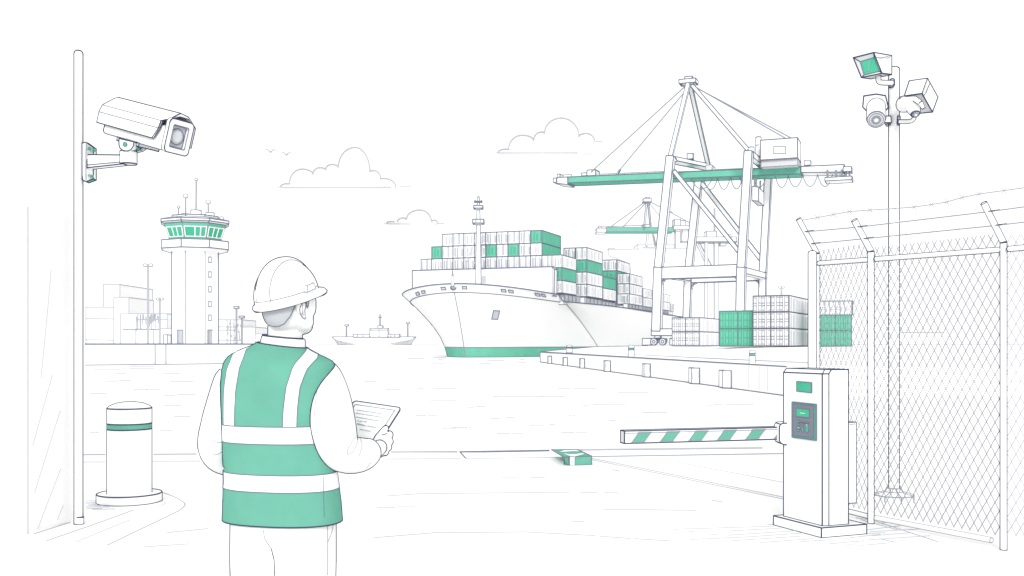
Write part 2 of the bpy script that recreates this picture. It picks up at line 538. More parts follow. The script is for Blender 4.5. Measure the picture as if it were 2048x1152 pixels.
# ---- clouds and birds
def cloud(arcs, floors, d, label):
    """arcs: (start, top, end) of each puff in picture units; every puff is a rounded body of real depth"""
    p = Part()
    out = []
    for ax, ay, tx, ty, bx, by in arcs:
        n = 14
        c = [(ax, ay)]
        for k in range(1, n):
            t = k / n
            if t < .5:
                u = t / .5; f = math.sin(u * math.pi / 2); g_ = 1 - math.cos(u * math.pi / 2)
                c.append((ax + (tx - ax) * g_, ay + (ty - ay) * f))
            else:
                u = (t - .5) / .5; f = math.sin(u * math.pi / 2); g_ = 1 - math.cos(u * math.pi / 2)
                c.append((tx + (bx - tx) * f, ty + (by - ty) * g_))
        c.append((bx, by))
        p.line([W(x, y, d) for x, y in c], 1.9, 'ink4')
        out += c if not out else c[1:] if c[0] == out[-1] else c
    fl = max(f[2] for f in floors)
    poly = [W(x, y, d) for x, y in out] + [W(out[-1][0], fl, d), W(out[0][0], fl, d)]
    cen = sum(poly, Vector()) / len(poly)
    rings = []
    for k, (s, dy) in enumerate(((.985, -1.5), (1, 0), (1, 18), (.97, 22))):
        rings.append([cen + (q - cen) * s + Vector((0, dy + 3, 0)) for q in poly])
    p.add(loft(rings), 'paper', None, shade=True)
    for x0, x1, y in floors:
        p.seg(W(x0, y, d), W(x1, y, d), 1.6, 'ink4')
    tag(p.build('cloud', base=cen), label, 'cloud', 'flat-bottomed clouds')
def sc(l, ox, oy, s):
    return [tuple((ox if i % 2 == 0 else oy) + v / s for i, v in enumerate(a)) for a in l]
cloud(sc([(195, 738, 255, 705, 281, 707), (281, 707, 400, 564, 506, 613), (506, 613, 578, 550, 627, 570), (627, 570, 690, 519, 750, 545), (750, 545, 912, 356, 1054, 588),
          (1054, 588, 1090, 578, 1159, 660), (1159, 660, 1190, 654, 1302, 738)], 520, 220, 4.8), [(556, 781, 374.3), (799, 821, 373.7)], 1500, 'large outlined cloud with one tall central puff, left of the ship mast')
cloud(sc([(1215, 1083, 1258, 1067, 1290, 1072), (1316, 1075, 1372, 1033, 1405, 1045), (1405, 1045, 1532, 957, 1645, 1067), (1645, 1067, 1675, 1055, 1703, 1080)], 520, 220, 4.8),
      [(768, 820, 447.7), (874, 888, 447.2)], 1700, 'small outlined cloud low in the sky just left of the ship')
cloud(sc([(135, 728, 262, 662, 312, 675), (312, 675, 545, 425, 742, 508), (742, 508, 880, 370, 930, 383), (930, 383, 1215, 132, 1518, 445), (1518, 445, 1635, 395, 1782, 520)], 980, 220, 8.533),
      [(991, 1155, 305.5), (1189, 1204, 283)], 1600, 'outlined cloud above the ship containers, left of the crane top')
for x, y, sx, lab in ((541.3, 305, 11.5, 'small gull with raised wings, higher and left of the pair'), (573, 310.5, 10, 'small gull with raised wings, lower and right of the pair')):
    p = Part(); d = 320.0
    for s in (-1, 1):
        pts = smooth([(0, 0), (.28 * s, .32), (.62 * s, .55), (1.0 * s, .62 if s > 0 else .5)], 5)
        path = [W(x + q[0] * sx, y - q[1] * sx, d - abs(q[0]) * .5) for q in pts]
        n = len(path)
        p.add(tube(path, [0.16 * (1 - .55 * i / n) for i in range(n)], 6), 'ink3', None)
    p.add(ball(W(x, y - .5, d), (.17, .5, .15), 8, 6), 'ink3', None)
    tag(p.build('gull', base=W(x, y, d)), lab, 'bird', 'gulls in flight')
# ================================================================ FAR LEFT SHORE
Z0 = 1.5
# ---- control tower
D = 200.0
TC = W(390.5, 688, D); TC.z = Z0
TROT = math.degrees(math.atan2(-TC.x, TC.y))     # one facet looks at the near quay
def octo(r, z, c=TC):
    return [Vector((c.x + r * math.cos(math.radians(TROT + 22.5 + 45 * i)), c.y + r * math.sin(math.radians(TROT + 22.5 + 45 * i)), z)) for i in range(8)]
def zy(y, d=D):
    return 1.51 - (y - 688) * d / F
def rr(w, d=D):      # corner radius of an octagon that spans w picture units
    return w / 2 * d / F / math.cos(math.radians(22.5))
T = thing('control_tower', 'tall white octagonal control tower with green glazed cab and rooftop antennas', 'control tower', TC)
p = Part(); sa, sb = octo(rr(88), Z0), octo(rr(88), zy(501)); p.add(loft([sa, sb]), 'paper', None)
for i in range(8):
    p.seg(sa[i], sb[i], 1.4 if i in (5, 6) else 2.2, 'ink3' if i in (5, 6) else 'ink2')

yf = TC.y - rr(88) * math.cos(math.radians(22.5))
shaft = p.build('shaft', T)
def facet(px, py, k):
    """point on tower shaft facet k (0 front, 1 right, -1 left)"""
    a = octo(rr(88.6), 0)
    i = {0: (5, 6), 1: (6, 7), -1: (4, 5)}[k]
    o = a[i[0]]; dr = (a[i[1]] - o).normalized()
    return on_wall(px, py, o, dr)
hr = random.Random(5)
p = Part()
for y in (514, 543.5, 573, 602.5, 630):
    f = 1.0
    q = [facet(417, y + 11, 1), facet(422.3, y + 11, 1), facet(422.3, y, 1), facet(417, y, 1)]
    w_ = Part(); w_.add(prism(q, (-.12, .25, 0)), 'paper', 'ink3', 1.5)
    w_.build('window', T)
for (x0, x1, y0, k) in ((354.5, 366, 660, -1), (415.5, 424.5, 660, 1)):
    q = [facet(x0, 688, k), facet(x1, 688, k), facet(x1, y0, k), facet(x0, y0, k)]
    w_ = Part(); w_.add(prism(q, (0, .4, 0)), 'grey2', 'ink3', 1.7); w_.line([q[0].lerp(q[1], .25), q[3].lerp(q[2], .25)], 1.3, 'ink4')
    w_.build('door', T)
p = Part()
p.add(loft([octo(rr(88), zy(506)), octo(rr(118), zy(501)), octo(rr(126), zy(500)), octo(rr(126), zy(484))]), 'paper', 'ink2', 1.9)
p.build('gallery', T)
cab = Part()
r0, r1 = rr(95), rr(117)
z0, z1 = zy(482.5), zy(451)
ra, rb = octo(r0, z0), octo(r1, z1)
cab.add(loft([ra, rb]), 'green_far', 'ink3', 1.5)
cab = cab.build('cab', T)
for i in (3, 4, 5, 6, 7):
    a0, a1, b0, b1 = ra[i], ra[(i + 1) % 8], rb[i], rb[(i + 1) % 8]
    n = (a1 - a0).cross(b0 - a0).normalized()
    if n.dot(Vector((TC.x, TC.y, a0.z)) - a0) > 0:
        n = -n
    w_ = Part()
    def fp(u, v, o=.03):
        return a0.lerp(a1, u).lerp(b0.lerp(b1, u), v) + n * o
    us = (.08, .48, .5, .72, .74, .93) if i == 5 else (.1, .36, .4, .62, .66, .92)
    for j in range(0, 6, 2):
        w_.add(prism([fp(us[j], .2), fp(us[j + 1], .2), fp(us[j + 1], .72), fp(us[j], .72)], n * .05), 'green_deep', None)
    fr = Part()
    cuts = [us[0] - .03] + [(us[1] + us[2]) / 2, (us[3] + us[4]) / 2] + [us[5] + .03]
    for u in cuts:
        fr.seg(fp(u, .16, .1), fp(u, .76, .1), 1.9, 'paper')
    fr.seg(fp(cuts[0], .16, .1), fp(cuts[-1], .16, .1), 1.9, 'paper'); fr.seg(fp(cuts[0], .76, .1), fp(cuts[-1], .76, .1), 1.9, 'paper')
    wo = w_.build('window', cab); fr.build('window_frame', cab)
p = Part()
p.add(loft([octo(rr(118), zy(450.8)), octo(rr(128), zy(448)), octo(rr(128), zy(443)), octo(rr(92), zy(438.5))]), 'paper', 'ink2', 1.9, ang=14)
p.add(loft([octo(rr(87), zy(441)), octo(rr(87), zy(434)), octo(rr(40), zy(432))]), 'paper', 'ink2', 1.7, ang=14)
roof = p.build('roof', T)
for x0, y0, x1, y1 in ((382, 421, 402, 433), (363, 428, 377, 434), (412, 426, 428, 435)):
    p = Part(); p.add(cyl(W((x0 + x1) / 2, y1 + 2, D), W((x0 + x1) / 2, y0, D), (x1 - x0) / 2 * D / F, n=20), 'paper', 'ink3', 1.7); p.build('equipment_housing', T)
for x, y0, y1, rb_, w in ((392.5, 422, 359, 2.4, 2.4), (371.2, 432, 392, 4.3, 1.6), (357, 436, 414, 2.2, 1.4), (416.5, 430, 404, 4.3, 1.5), (442.8, 446, 437, 4.0, 1.3)):
    p = Part(); s = D / F
    p.add(cyl(W(x, y0 + 2, D), W(x, y1, D), w / 2 * s, w / 3 * s, 12), 'paper', 'ink3', 1.0)
    p.add(ball(W(x, y1, D), (rb_ * s, rb_ * s, rb_ * s * .8), 16, 10), 'paper', 'ink3', 1.6, sil='smooth', sharp=False)
    p.build('antenna', T)

# ---- port sheds and towers on the far quay
def plain(name, label, cat, rects, d, depth, ink='ink4', w=1.7, group=None, extra=None, base_y=688):
    x0, y0, x1, y1 = rects[0]
    b = W((x0 + x1) / 2, 688, d); b.z = Z0
    T = thing(name, label, cat, b, group)
    for i, (x0, y0, x1, y1, pn) in enumerate([r if len(r) == 5 else r + ('wall',) for r in rects]):
        p = Part()
        lo = W(x0, y1, d); hi = W(x1, y0, d)
        z0 = Z0 if y1 >= 687 else lo.z
        p.add(box(((lo.x + hi.x) / 2, d + depth / 2 - i * .06, (z0 + hi.z) / 2), (hi.x - lo.x, depth, hi.z - z0)), 'paper', ink, w)
        if extra and i == 0:
            extra(p, d - .05)
        p.build(pn, T)
    return T
plain('office_block', 'tall plain tower block, the highest on the far left shore', 'building', [(207, 569, 239.5, 640)], 330, 30)
def ex(p, d):
    for y, x1 in ((637, 236), (679.5, 257)):
        p.seg(W(172, y, d), W(x1, y + 1, d), 1.6, 'ink4')
plain('warehouse', 'long low warehouse with faint floor lines at the far left edge of the shore', 'building', [(172, 614.5, 227.5, 688)], 300, 30, extra=ex)
plain('office_block', 'narrow plain block in front of the tallest tower on the left shore', 'building', [(227.5, 595, 257.5, 688)], 290, 20)
def ex(p, d):
    hr = random.Random(11)
    for k in range(46):
        x = 271 + hr.random() * 50; y = 628 + hr.random() * 6
        p.seg(W(x, y, d), W(x, y + 8 + hr.random() * 20, d), 1.3, 'ink4')
    p.seg(W(272, 639, d), W(334, 639, d), 1.6, 'ink4'); p.seg(W(246, 658.5, d), W(318, 658.5, d), 1.9, 'ink3')
    for x in (271.5, 294.5, 307):
        p.seg(W(x, 660, d), W(x, 688, d), 1.6, 'ink4')
plain('loading_shed', 'flat-roofed loading shed with a dark ribbed upper storey, left of the control tower', 'building',
      [(241, 627.5, 334, 688), (318, 657, 346, 688, 'annex')], 270, 20, extra=ex)
def ex(p, d):
    hr = random.Random(4)
    for y0, x0, x1 in ((653.5, 437, 476), (660, 437, 470), (680, 437, 483)):
        p.seg(W(x0, y0, d), W(x1, y0 + .6, d), 1.7, 'ink4')
    for x in (454, 461, 468, 472):
        p.seg(W(x, 641, d), W(x, 688, d), 1.6, 'ink4')
    for k in range(26):
        x = 455 + hr.random() * 26; y = 642 + hr.random() * 36
        p.seg(W(x, y, d), W(x, y + 2 + hr.random() * 8, d), 1.3, 'ink4')
plain('silo_building', 'cluttered pale plant building just right of the control tower', 'building', [(437, 639.5, 485, 688)], 270, 14, extra=ex)
plain('loading_shed', 'low pale shed behind the worker, right end of the left shore', 'building', [(485, 654.5, 510.5, 688), (510.5, 668, 540, 688, 'annex')], 268, 14)
plain('guard_hut', 'tiny grey hut at the left foot of the control tower', 'hut', [(327, 669.5, 334.5, 688)], 190, 2, 'ink3')

def lamp(px, y0, y1, d, label, z=Z0, head=True, ink='ink3', hw=9):
    """tall twin-headed or flat-headed light mast"""
    b = W(px, 688, d); b.z = z
    T = thing('light_mast', label, 'light mast', b, 'harbour light masts'); s = d / F
    p = Part(); t = W(px, y1, d)
    p.add(cyl((b.x, b.y, z), t, 1.7 * s, 1.3 * s, 12), 'paper', 'ink4', 1.1); p.build('mast', T)
    if head:
        for sg in (-1, 1):
            p = Part()
            c = W(px + sg * hw * .6, y1 - .5, d)
            p.add(ball(c, (hw * .45 * s, hw * .3 * s, hw * .26 * s), 14, 8), 'paper', ink, 1.5, sil='smooth', sharp=False); p.build('lamp_head', T)
    else:
        p = Part(); p.add(box(t, (hw * s, hw * .6 * s, 4 * s)), 'paper', ink, 1.5); p.build('lamp_head', T)
lamp(296, 658, 531, 240, 'tallest twin-headed light mast, left of the control tower')
lamp(319.5, 688, 598.5, 236, 'shorter twin-headed light mast between the tall mast and the control tower', hw=6.5)
lamp(473, 688, 615, 236, 'flat-headed light mast, taller of the pair right of the control tower', head=False)
lamp(483.7, 688, 634, 234, 'flat-headed light mast, shorter of the pair right of the control tower', head=False, hw=10)
lamp(1563, 600, 575, 400, 'twin-headed light mast showing above the white stacked pier containers', z=1.2, hw=5.5, ink='ink4')

# ---- distant low ship
D = 3500.0
T = thing('cargo_ship', 'small grey-outlined coaster on the horizon with central wheelhouse and two masts', 'ship', W(747, 688, D))
T.location.z = -2
def fs(l):
    return [(650 + a / 9.6, 600 + b / 9.6) for a, b in l]
prof = fs([(132, 708), (1726, 708), (1690, 752), (1660, 790), (1632, 845), (1632, 868), (245, 868), (245, 845), (215, 800), (180, 755)])
p = Part()
V = [W(x, y, D - 20 * math.sin(math.pi * (x - 660) / 175) if 660 < x < 832 else D) for x, y in prof]
p.add(prism(V, (0, 45, 0)), 'paper', 'ink3', 1.7)
for pts in ([(180, 752), (245, 845), (430, 835), (560, 826), (680, 820), (400, 802), (330, 780)], [(1690, 748), (1632, 838), (1280, 828), (1210, 820), (1400, 808), (1560, 775)]):
    q = [W(x, y, D - 26) for x, y in fs(pts)]
    c = [Vector((v.x, D - 23 * math.sin(math.pi * ((1024 + v.x * F / D) - 660) / 175) - 1.25, v.z)) for v in q]
    for k in range(9):
        u = k / 8
        a = c[0].lerp(c[1], u); b = c[0].lerp(c[1], u) + Vector(((c[3].x - c[0].x) * (.25 + .6 * u), 0, (c[4].z - c[0].z) * .5 * (1 - u)))
        p.seg(a + Vector((0, -3, 0)), b + Vector((0, -14, 0)), 1.5, 'ink5')
p.build('hull', T)
for nm, (x0, y0, x1, y1) in (('wheelhouse', (862, 543, 1208, 708)), ('deckhouse', (541, 657, 862, 708)), ('deckhouse', (1208, 657, 1427, 708)), ('bridge_roof', (1015, 492, 1098, 543))):
    (a, b), (c, e) = fs([(x0, y0), (x1, y1)])
    p = Part(); p.add(wbox(a, b, c, e + .3, D - 10, 25), 'paper', 'ink3', 1.6)
    if nm == 'wheelhouse':
        p.seg(W(a, b + 3.5, D - 10.5), W(c, b + 3.5, D - 10.5), 1.6, 'ink3'); p.seg(W((a + c) / 2 + .5, b + 3.5, D - 10.5), W((a + c) / 2 + .5, e, D - 10.5), 1.6, 'ink4')
    if nm == 'deckhouse':
        for u in (.25, .58):
            p.seg(W(a + (c - a) * u, b + 1, D - 10.5), W(a + (c - a) * u, e, D - 10.5), 1.6, 'ink4')
    p.build(nm, T)
for x, y0, y1, hd in ((1057, 492, 280, 'x'), (412, 705, 490, 'b'), (1589, 705, 440, 'b')):
    (a, b), (c, e) = fs([(x, y0), (x, y1)])
    p = Part(); s = D / F
    p.add(cyl(W(a, b + .6, D), W(c, e, D), .9 * s, .6 * s, 10), 'paper', 'ink3', 1.4)
    if hd == 'b':
        p.add(wbox(c - 3.4, e - 1.8, c + 3.4, e + 1, D - 3, 10), 'paper', 'ink3', 1.4)
    else:
        p.add(cyl(W(c - 3, e + 5.5, D), W(c + 3, e + 5.5, D), .5 * s, n=8), 'paper', 'ink3', 1.3)
    p.build('mast', T)

# ---- far shore strip seen through the fence
p = Part(); d = 1500.0
p.add(wbox(1798, 665, 1893, 690, d, 60), 'paper', None)
p.seg(W(1800, 665, d), W(1888, 665, d), 1.9, 'ink4')
tag(p.build('breakwater', base=W(1845, 690, d)), 'faint low breakwater across the water seen through the wire fence', 'breakwater')
# ================================================================ CONTAINER SHIP
SO = Vector((7.9, 270, 0)); AU = Vector((.3502, .9367, 0)); AV = Vector((.9367, -.3502, 0))   # aft, outboard
SHIP_RZ = math.atan2(AV.y, AV.x)
def S(u, v, z):
    q = SO + AU * u + AV * v
    return Vector((q.x, q.y, z))
CV = -17.2
ship = thing('container_ship', 'large white container ship with green waterline seen from its bow, stacked with containers', 'ship', S(0, CV, -2))
tw = [(-11.4, 0), (-9, 3), (-6, 6), (0, 10), (10, 13.7), (20, 17), (40, 22), (60, 25.5), (80, 27), (150, 27.5), (200, 27.5)]
def wl_w(u):
    for (a, x), (b, y) in zip(tw, tw[1:]):
        if u <= b:
            return x + (y - x) * (u - a) / (b - a)
    return tw[-1][1]
tab = []      # top u, half beam, top z ; water u, half beam
NA = 26
for i in range(NA + 1):
    a = math.pi / 2 * i / NA
    ut = -19.4 + 19.4 * (1 - math.cos(a)); uw = -11.4 + 53.4 * (1 - math.cos(a)) ** .85
    tab.append((ut, 21.7 * math.sin(a), 16.7 - 2.2 * math.sin(a) ** 2, uw, wl_w(uw)))
for i in range(1, 17):
    ut = 2.6 + (i - 1) * 9.6; uw = 42 + i * 6.9
    w = 21.7 + (28.2 - 21.7) * (1 - (1 - min(1, ut / 51)) ** 2)
    tab.append((ut, w, 12.75 - .9 * min(1, ut / 130), uw, max(wl_w(uw), 0)))
def hull_pt(j, sg, z=None, frac=None):
    j0 = int(min(max(math.floor(j), 0), len(tab) - 2)); f = j - j0
    ut, wt, zt, uw, ww = [x + (y - x) * f for x, y in zip(tab[j0], tab[j0 + 1])]
    if z is None:
        z = -2 + (zt + 2) * frac
    t = (z + 2) / (zt + 2); s = max(0, t) ** 1.28
    return S(uw + (ut - uw) * s, CV + sg * (ww + (wt - ww) * s), z)
p = Part()
zs = [-3.2, -2, .69, 2, 3.5, 5, 6.5, 8, 9.5, 10.6]
NR = len(zs) + 3
def col(j, sg):
    zt = tab[j][2]
    return [hull_pt(j, sg, z if z > -2.5 else -2) + Vector((0, 0, -1.2 if z < -2.5 else 0)) for z in zs] + [hull_pt(j, sg, 10.6 + (zt - 10.6) * f) for f in (.4, .7, 1)]
n = len(tab)
V = []; Fc = []; M = []
cols = [col(j, -1) for j in range(n - 1, 0, -1)] + [col(0, 1)] + [col(j, 1) for j in range(1, n)]
for c in cols:
    V += c
for i in range(len(cols) - 1):
    for k in range(NR - 1):
        Fc.append((i * NR + k, (i + 1) * NR + k, (i + 1) * NR + k + 1, i * NR + k + 1))
        M.append('green_far' if k < 2 else 'paper')
Fc.append(tuple((len(cols) - 1) * NR + k for k in range(NR)) + tuple(k for k in range(NR - 1, -1, -1))); M.append('paper')
p.add((V, Fc), M, 'ink2', 2.4, sharp=False, sil='smooth', shade=True)
def hl(js, sg, z=None, frac=None, w=2.0, ink='ink2'):
    p.line([hull_pt(j, sg, z, frac) for j in js], w, ink)
fine = [i * .5 for i in range(0, (n - 1) * 2 + 1)]
for sg in (-1, 1):
    hl([j for j in fine if j <= NA], sg, frac=1.0, w=2.4)
    hl([j for j in fine if j >= NA + 1], sg, frac=1.0, w=2.2)
    hl([NA, NA + 1], sg, frac=1.0, w=2.2)
    hl([j for j in fine if j <= NA + .6], sg, frac=.885, w=1.9, ink='ink2')
    hl(fine, sg, z=.69, w=1.9, ink='ink3'); hl(fine, sg, z=-1.98, w=2.2)
p.line([hull_pt(0, 1, frac=f) for f in [0, .1, .2, .3, .4, .5, .6, .7, .8, .885]], 1.9, 'ink3')
p.line([hull_pt(NA - 0.4, 1, frac=f) for f in (0.12, .25, .4, .55, .7, .82, .885)], 1.5, 'ink3')
# decks
dk = []
for j in range(1, n):
    a, b = hull_pt(j, -1, frac=.99 if j > NA else .93), hull_pt(j, 1, frac=.99 if j > NA else .93)
    dk.append((a, b))
V = [q for ab in dk for q in ab]
p.add((V, [(2 * i, 2 * i + 1, 2 * i + 3, 2 * i + 2) for i in range(len(dk) - 1)]), 'paper', None)
hull = p.build('hull', ship)
def proj(v):
    return 1024 + v.x / v.y * F, 688 - (v.z - 1.51) / v.y * F
def find(px, py):
    best = None
    for sg in (-1, 1):
        for a in range(0, int(NA * 8) + 8):
            j = a / 8.0
            lo, hi = 0.0, 1.0
            for _ in range(22):
                m = (lo + hi) / 2
                if proj(hull_pt(j, sg, frac=m))[1] > py:
                    lo = m
                else:
                    hi = m
            q = hull_pt(j, sg, frac=lo)
            e = abs(proj(q)[0] - px) + abs(proj(q)[1] - py)
            nr = hull_pt(j + .05, sg, frac=lo) - q
            if best is None or e < best[0]:
                best = (e, j, sg, lo)
    return best[1:]
def hull_patch(px, py, w, h, m, ink, name, skew=0.0, ww=1.6):
    j, sg, f = find(px, py)
    q = hull_pt(j, sg, frac=f)
    du = (hull_pt(j + .2, sg, frac=f) - hull_pt(max(j - .2, 0), sg, frac=f)).normalized() * sg
    dz = (hull_pt(j, sg, frac=f + .02) - hull_pt(j, sg, frac=f - .02)).normalized()
    nn = du.cross(dz).normalized()
    if nn.dot(EYE - q) < 0:
        nn = -nn
    s = q.y / F
    fx = max(.3, abs(du.x)); fz = max(.3, abs(dz.z))
    a = du * (w * s / fx / 2) * (1 if du.x > 0 else -1); b = dz * (h * s / fz / 2); k = du * (skew * s / fx) * (1 if du.x > 0 else -1)
    pp = Part()
    pp.add(prism([q - a - b - k + nn * .12, q + a - b - k + nn * .12, q + a + b + k + nn * .12, q - a + b + k + nn * .12], -nn * .5), m, ink, ww)
    return pp.build(name, ship), q, nn
for px, py in ((836, 587), (847, 583.6), (887, 576.7), (929, 575), (1007, 580.8), (1022, 582.3), (1074.5, 588.8), (1086.5, 590.3)):
    hull_patch(px, py, 7 if px < 880 or px > 1080 else 9, 4.6, 'grey1', 'ink2', 'mooring_port', 0.6 if px < 880 else 0)
j, sg, f = find(905.5, 574.2)
q = hull_pt(0, 1, frac=f)
pp = Part(); pp.add(cyl(q + Vector((.15, -.35, 0)), q + Vector((-.1, .5, 0)), .66, n=24), 'grey2', 'ink2', 1.7); pp.build('bow_fairlead', ship)
pp, q, nn = hull_patch(990.5, 629.5, 12, 17, 'grey2', 'ink2', 'anchor_recess', 3.6)

# breakwater wall across the foredeck
p = Part()
def bw(px, py, u):
    return on_wall(px, py, S(u, 0, 0), AV)
u0 = -3.0
a, b, c, e = bw(824.5, 541.5, u0), bw(1104.5, 533, u0), bw(1108, 590, u0), bw(825, 590, u0)
a.z = b.z = (a.z + b.z) / 2
r = []
c2 = bw(1108.5, 537, u0); c2.z = b.z - .6
p.add(prism([Vector((e.x, e.y, 14)), Vector((c.x, c.y, 14)), c2, b, a], AU * 2.2), 'paper', 'ink2', 2.1)
l1 = bw(1104.3, 534, u0); p.line([l1, bw(1104.3, 586, u0)], 1.6, 'ink3')
q = bw(968, 566, u0); s = q.y / F
p.add(prism([bw(964, 566, u0 - .1), bw(972, 566, u0 - .1), bw(972, 552, u0 - .1), bw(964, 552, u0 - .1)], AU * .05), 'grey1', None)
p.build('breakwater_wall', ship)
# masts
D = 263.0; s = D / F
p = Part()
p.add(cyl(W(956.8, 575, D), W(956.8, 447, D), 5.2 * s, 3.2 * s, 20), 'paper', 'ink2', 2.1)
p.add(cyl(W(956.8, 441, D), W(956.8, 394, D), 3.0 * s, 1.5 * s, 16), 'paper', 'ink2', 1.9)
m_ = p.build('foremast', ship)
for y0, y1, w in ((438.5, 446, 22), (411, 416, 18)):
    p = Part(); p.add(wbox(956.5 - w / 2, y0, 956.5 + w / 2, y1, D - w / 2 * s, w * s), 'paper', 'ink2', 1.9)
    p.add(loft([[W(956.5 + x * w * k, y, D + yy * w * s * k) for x, yy in ((-.5, -.5), (.5, -.5), (.5, .5), (-.5, .5))] for k, y in ((.9, y1), (.5, y1 + 3))]), 'paper', 'ink3', 1.5)
    if w > 20:
        for x in (-5, 4):
            p.seg(W(956.5 + x, y0, D - w / 2 * s - .03), W(956.5 + x, y1, D - w / 2 * s - .03), 1.4, 'ink3')
    p.build('mast_platform', m_)
p = Part(); p.add(cyl(W(949.5, 403.5, D - .3), W(963.5, 403.5, D - .3), 1.1 * s, n=8), 'paper', 'ink2', 1.6)
for x in (950, 963):
    p.add(cyl(W(x, 405, D - .3), W(x, 401.5, D - .3), 1.2 * s, n=8), 'grey3', 'ink2', 1.4)
p.build('yard_arm', m_)
D = 256.0; s = D / F
p = Part(); p.add(cyl(W(905.3, 572, D), W(905.3, 551, D), 2.2 * s, 1.7 * s, 12), 'paper', 'ink3', 1.6)
p.add(cyl(W(905.3, 551, D), W(905.3, 541, D), 1.2 * s, .3 * s, 10), 'paper', 'ink3', 1.5); p.build('bow_staff', ship)
p = Part()
p.line([W(950, 480, 263.5), W(932, 530, 262), W(914.5, 566, 259)], 1.2, 'ink4'); p.line([W(952, 520, 263.5), W(940, 545, 262), W(931, 566, 259)], 1.2, 'ink5')
p.build('stay_cable', ship)
# coaming with lashing recesses under the side stacks
cm = Part()
def side_v(u):
    return {0: 5.2, 1: 6.6, 2: 6.6, 3: 10.6}[0 if u < 17.5 else 1 if u < 34.5 else 2 if u < 50.5 else 3]
for ua, ub in ((2.8, 17.4), (17.6, 34.4), (34.6, 50.4), (50.6, 118)):
    v = side_v((ua + ub) / 2)
    zb, zt_ = 12.2 - .2, 14.75 - .9 * min(1, ua / 55)
    V = [S(ua, v - 1.5, zb), S(ub, v - 1.5, zb), S(ub, v, zb), S(ua, v, zb), S(ua, v - 1.5, zt_), S(ub, v - 1.5, zt_), S(ub, v, zt_), S(ua, v, zt_)]
    g = hexa([V[0], V[3], V[2], V[1], V[4], V[7], V[6], V[5]])
    cm.add(g, 'paper', 'ink3', 1.7)
cm_o = cm.build('hatch_coaming', ship)
for ua, ub, k in ((3.0, 16.6, 4), (18.4, 34, 4), (35, 50.2, 4), (51, 68, 4), (69, 84.5, 8), (86, 110, 10)):
    v = side_v((ua + ub) / 2)
    zt_ = 14.75 - .9 * min(1, (ua - .6) / 55) - .12
    st = (ub - ua) / k
    for i in range(k):
        p = Part(); a = ua + st * (i + .1); b = ua + st * (i + .9)
        p.add(prism([S(a, v + .02, 12.6), S(b, v + .02, 12.6), S(b, v + .02, zt_), S(a, v + .02, zt_)], AV * .1), 'grey2', 'ink3', 1.2)
        p.build('lashing_recess', cm_o)

# ---- containers
def ribbed(name, m_end, m_side, seed, dist=285.0, soft=False):
    hr = random.Random(seed); p = Part(dist=dist)
    w, l, h = 3.16, 16.0, 3.28
    g = box((0, l / 2, h / 2), (w, l, h))
    p.add(g, ['paper' if m_side == 'paper' else m_side, m_side, m_end, m_side, m_end, m_side], 'ink3' if soft else 'ink2', 1.3 if soft else 1.65)
    dark = m_end != 'paper'
    def ribs(k, pt, m_):
        for i in range(1, k):
            if hr.random() < .12:
                continue
            x = (i + hr.random() * .5 - .25) / k
            a = .06 + hr.random() * .2; b = .95 - hr.random() * .25
            q0, q1 = pt(x, a), pt(x, b)
            p.seg(q0, q1, (.8 + .9 * hr.random()), ('green_rib' if m_ != 'paper' else hr.choice(['ink4', 'ink4', 'ink5'])))
    for fy in (0, l):
        ribs(8, lambda x, z: Vector((-w / 2 + w * x, fy, h * z)), m_end)
    for fx in (-w / 2, w / 2):
        ribs(11, lambda x, z: Vector((fx, l * x, h * z)), m_side)
    me_o = p.build(name)
    COL.objects.unlink(me_o)
    return me_o
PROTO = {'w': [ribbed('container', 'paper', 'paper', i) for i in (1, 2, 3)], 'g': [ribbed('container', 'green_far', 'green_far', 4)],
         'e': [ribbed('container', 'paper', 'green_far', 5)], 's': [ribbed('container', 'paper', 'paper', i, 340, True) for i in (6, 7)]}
hr = random.Random(9)
def put(kindc, u, v_right, z, label, group, L=16.0, wv=3.16, hh=3.28):
    src = hr.choice(PROTO[kindc])
    o = src.copy(); COL.objects.link(o)
    o.location = S(u, v_right - wv / 2 - .02, z)
    o.rotation_euler = (0, 0, SHIP_RZ)
    o.scale = (wv / 3.16, L / 16.0, hh / 3.28)
    return tag(o, label, 'container', group)
ORD = ['leftmost', 'second from the left', 'third from the left', 'fourth from the left', 'fifth from the left', 'sixth from the left', 'seventh from the left',
       'eighth from the left', 'ninth from the left', 'tenth from the left', 'eleventh from the left', 'twelfth from the left', 'rightmost']
GB = 'containers stacked at the bow'
ZB, TH = 14.9, 3.33
CW = 3.2
cn = {'w': 'white', 'g': 'green', 'e': 'green-sided white-ended'}
row = [('top', 4, [0] * 8 + [1], 0), ('second', 3, [1, 0, 0, 0, 0, 1, 0, 1, 0, 2], 1), ('third', 2, [0] * 11, 2)]
for nm, t, lst, ex in row:
    m = len(lst)
    for i, c in enumerate(lst):
        k = 'wge'[c]
        lab = ORD[i] if i < m - 1 or nm == 'third' else 'rightmost'
        put(k, 0.0, -CW * (m - 1 - i), ZB + TH * t, f'{cn[k]} ribbed container, {lab} in the {nm} row above the ship bow', GB, L=16.2)
for i, v in enumerate((2.78, 5.55)):
    put('w', 0.0, v, ZB + TH * 2, f'white ribbed container, {"second from the right" if i == 0 else "rightmost"} in the third row above the ship bow', GB, L=12.6, wv=2.76)
put('g', 0.02, 5.55, ZB + TH, 'green container on the ship side next to the white breakwater wall, second from the deck', GB, L=12.6, wv=2.76)
put('w', 0.02, 5.55, ZB, 'white ribbed container at deck level beside the white breakwater wall', GB, L=12.6, wv=2.76)
GS = 'containers stacked along the ship side'
TN = ['bottom', 'second', 'third', 'top']
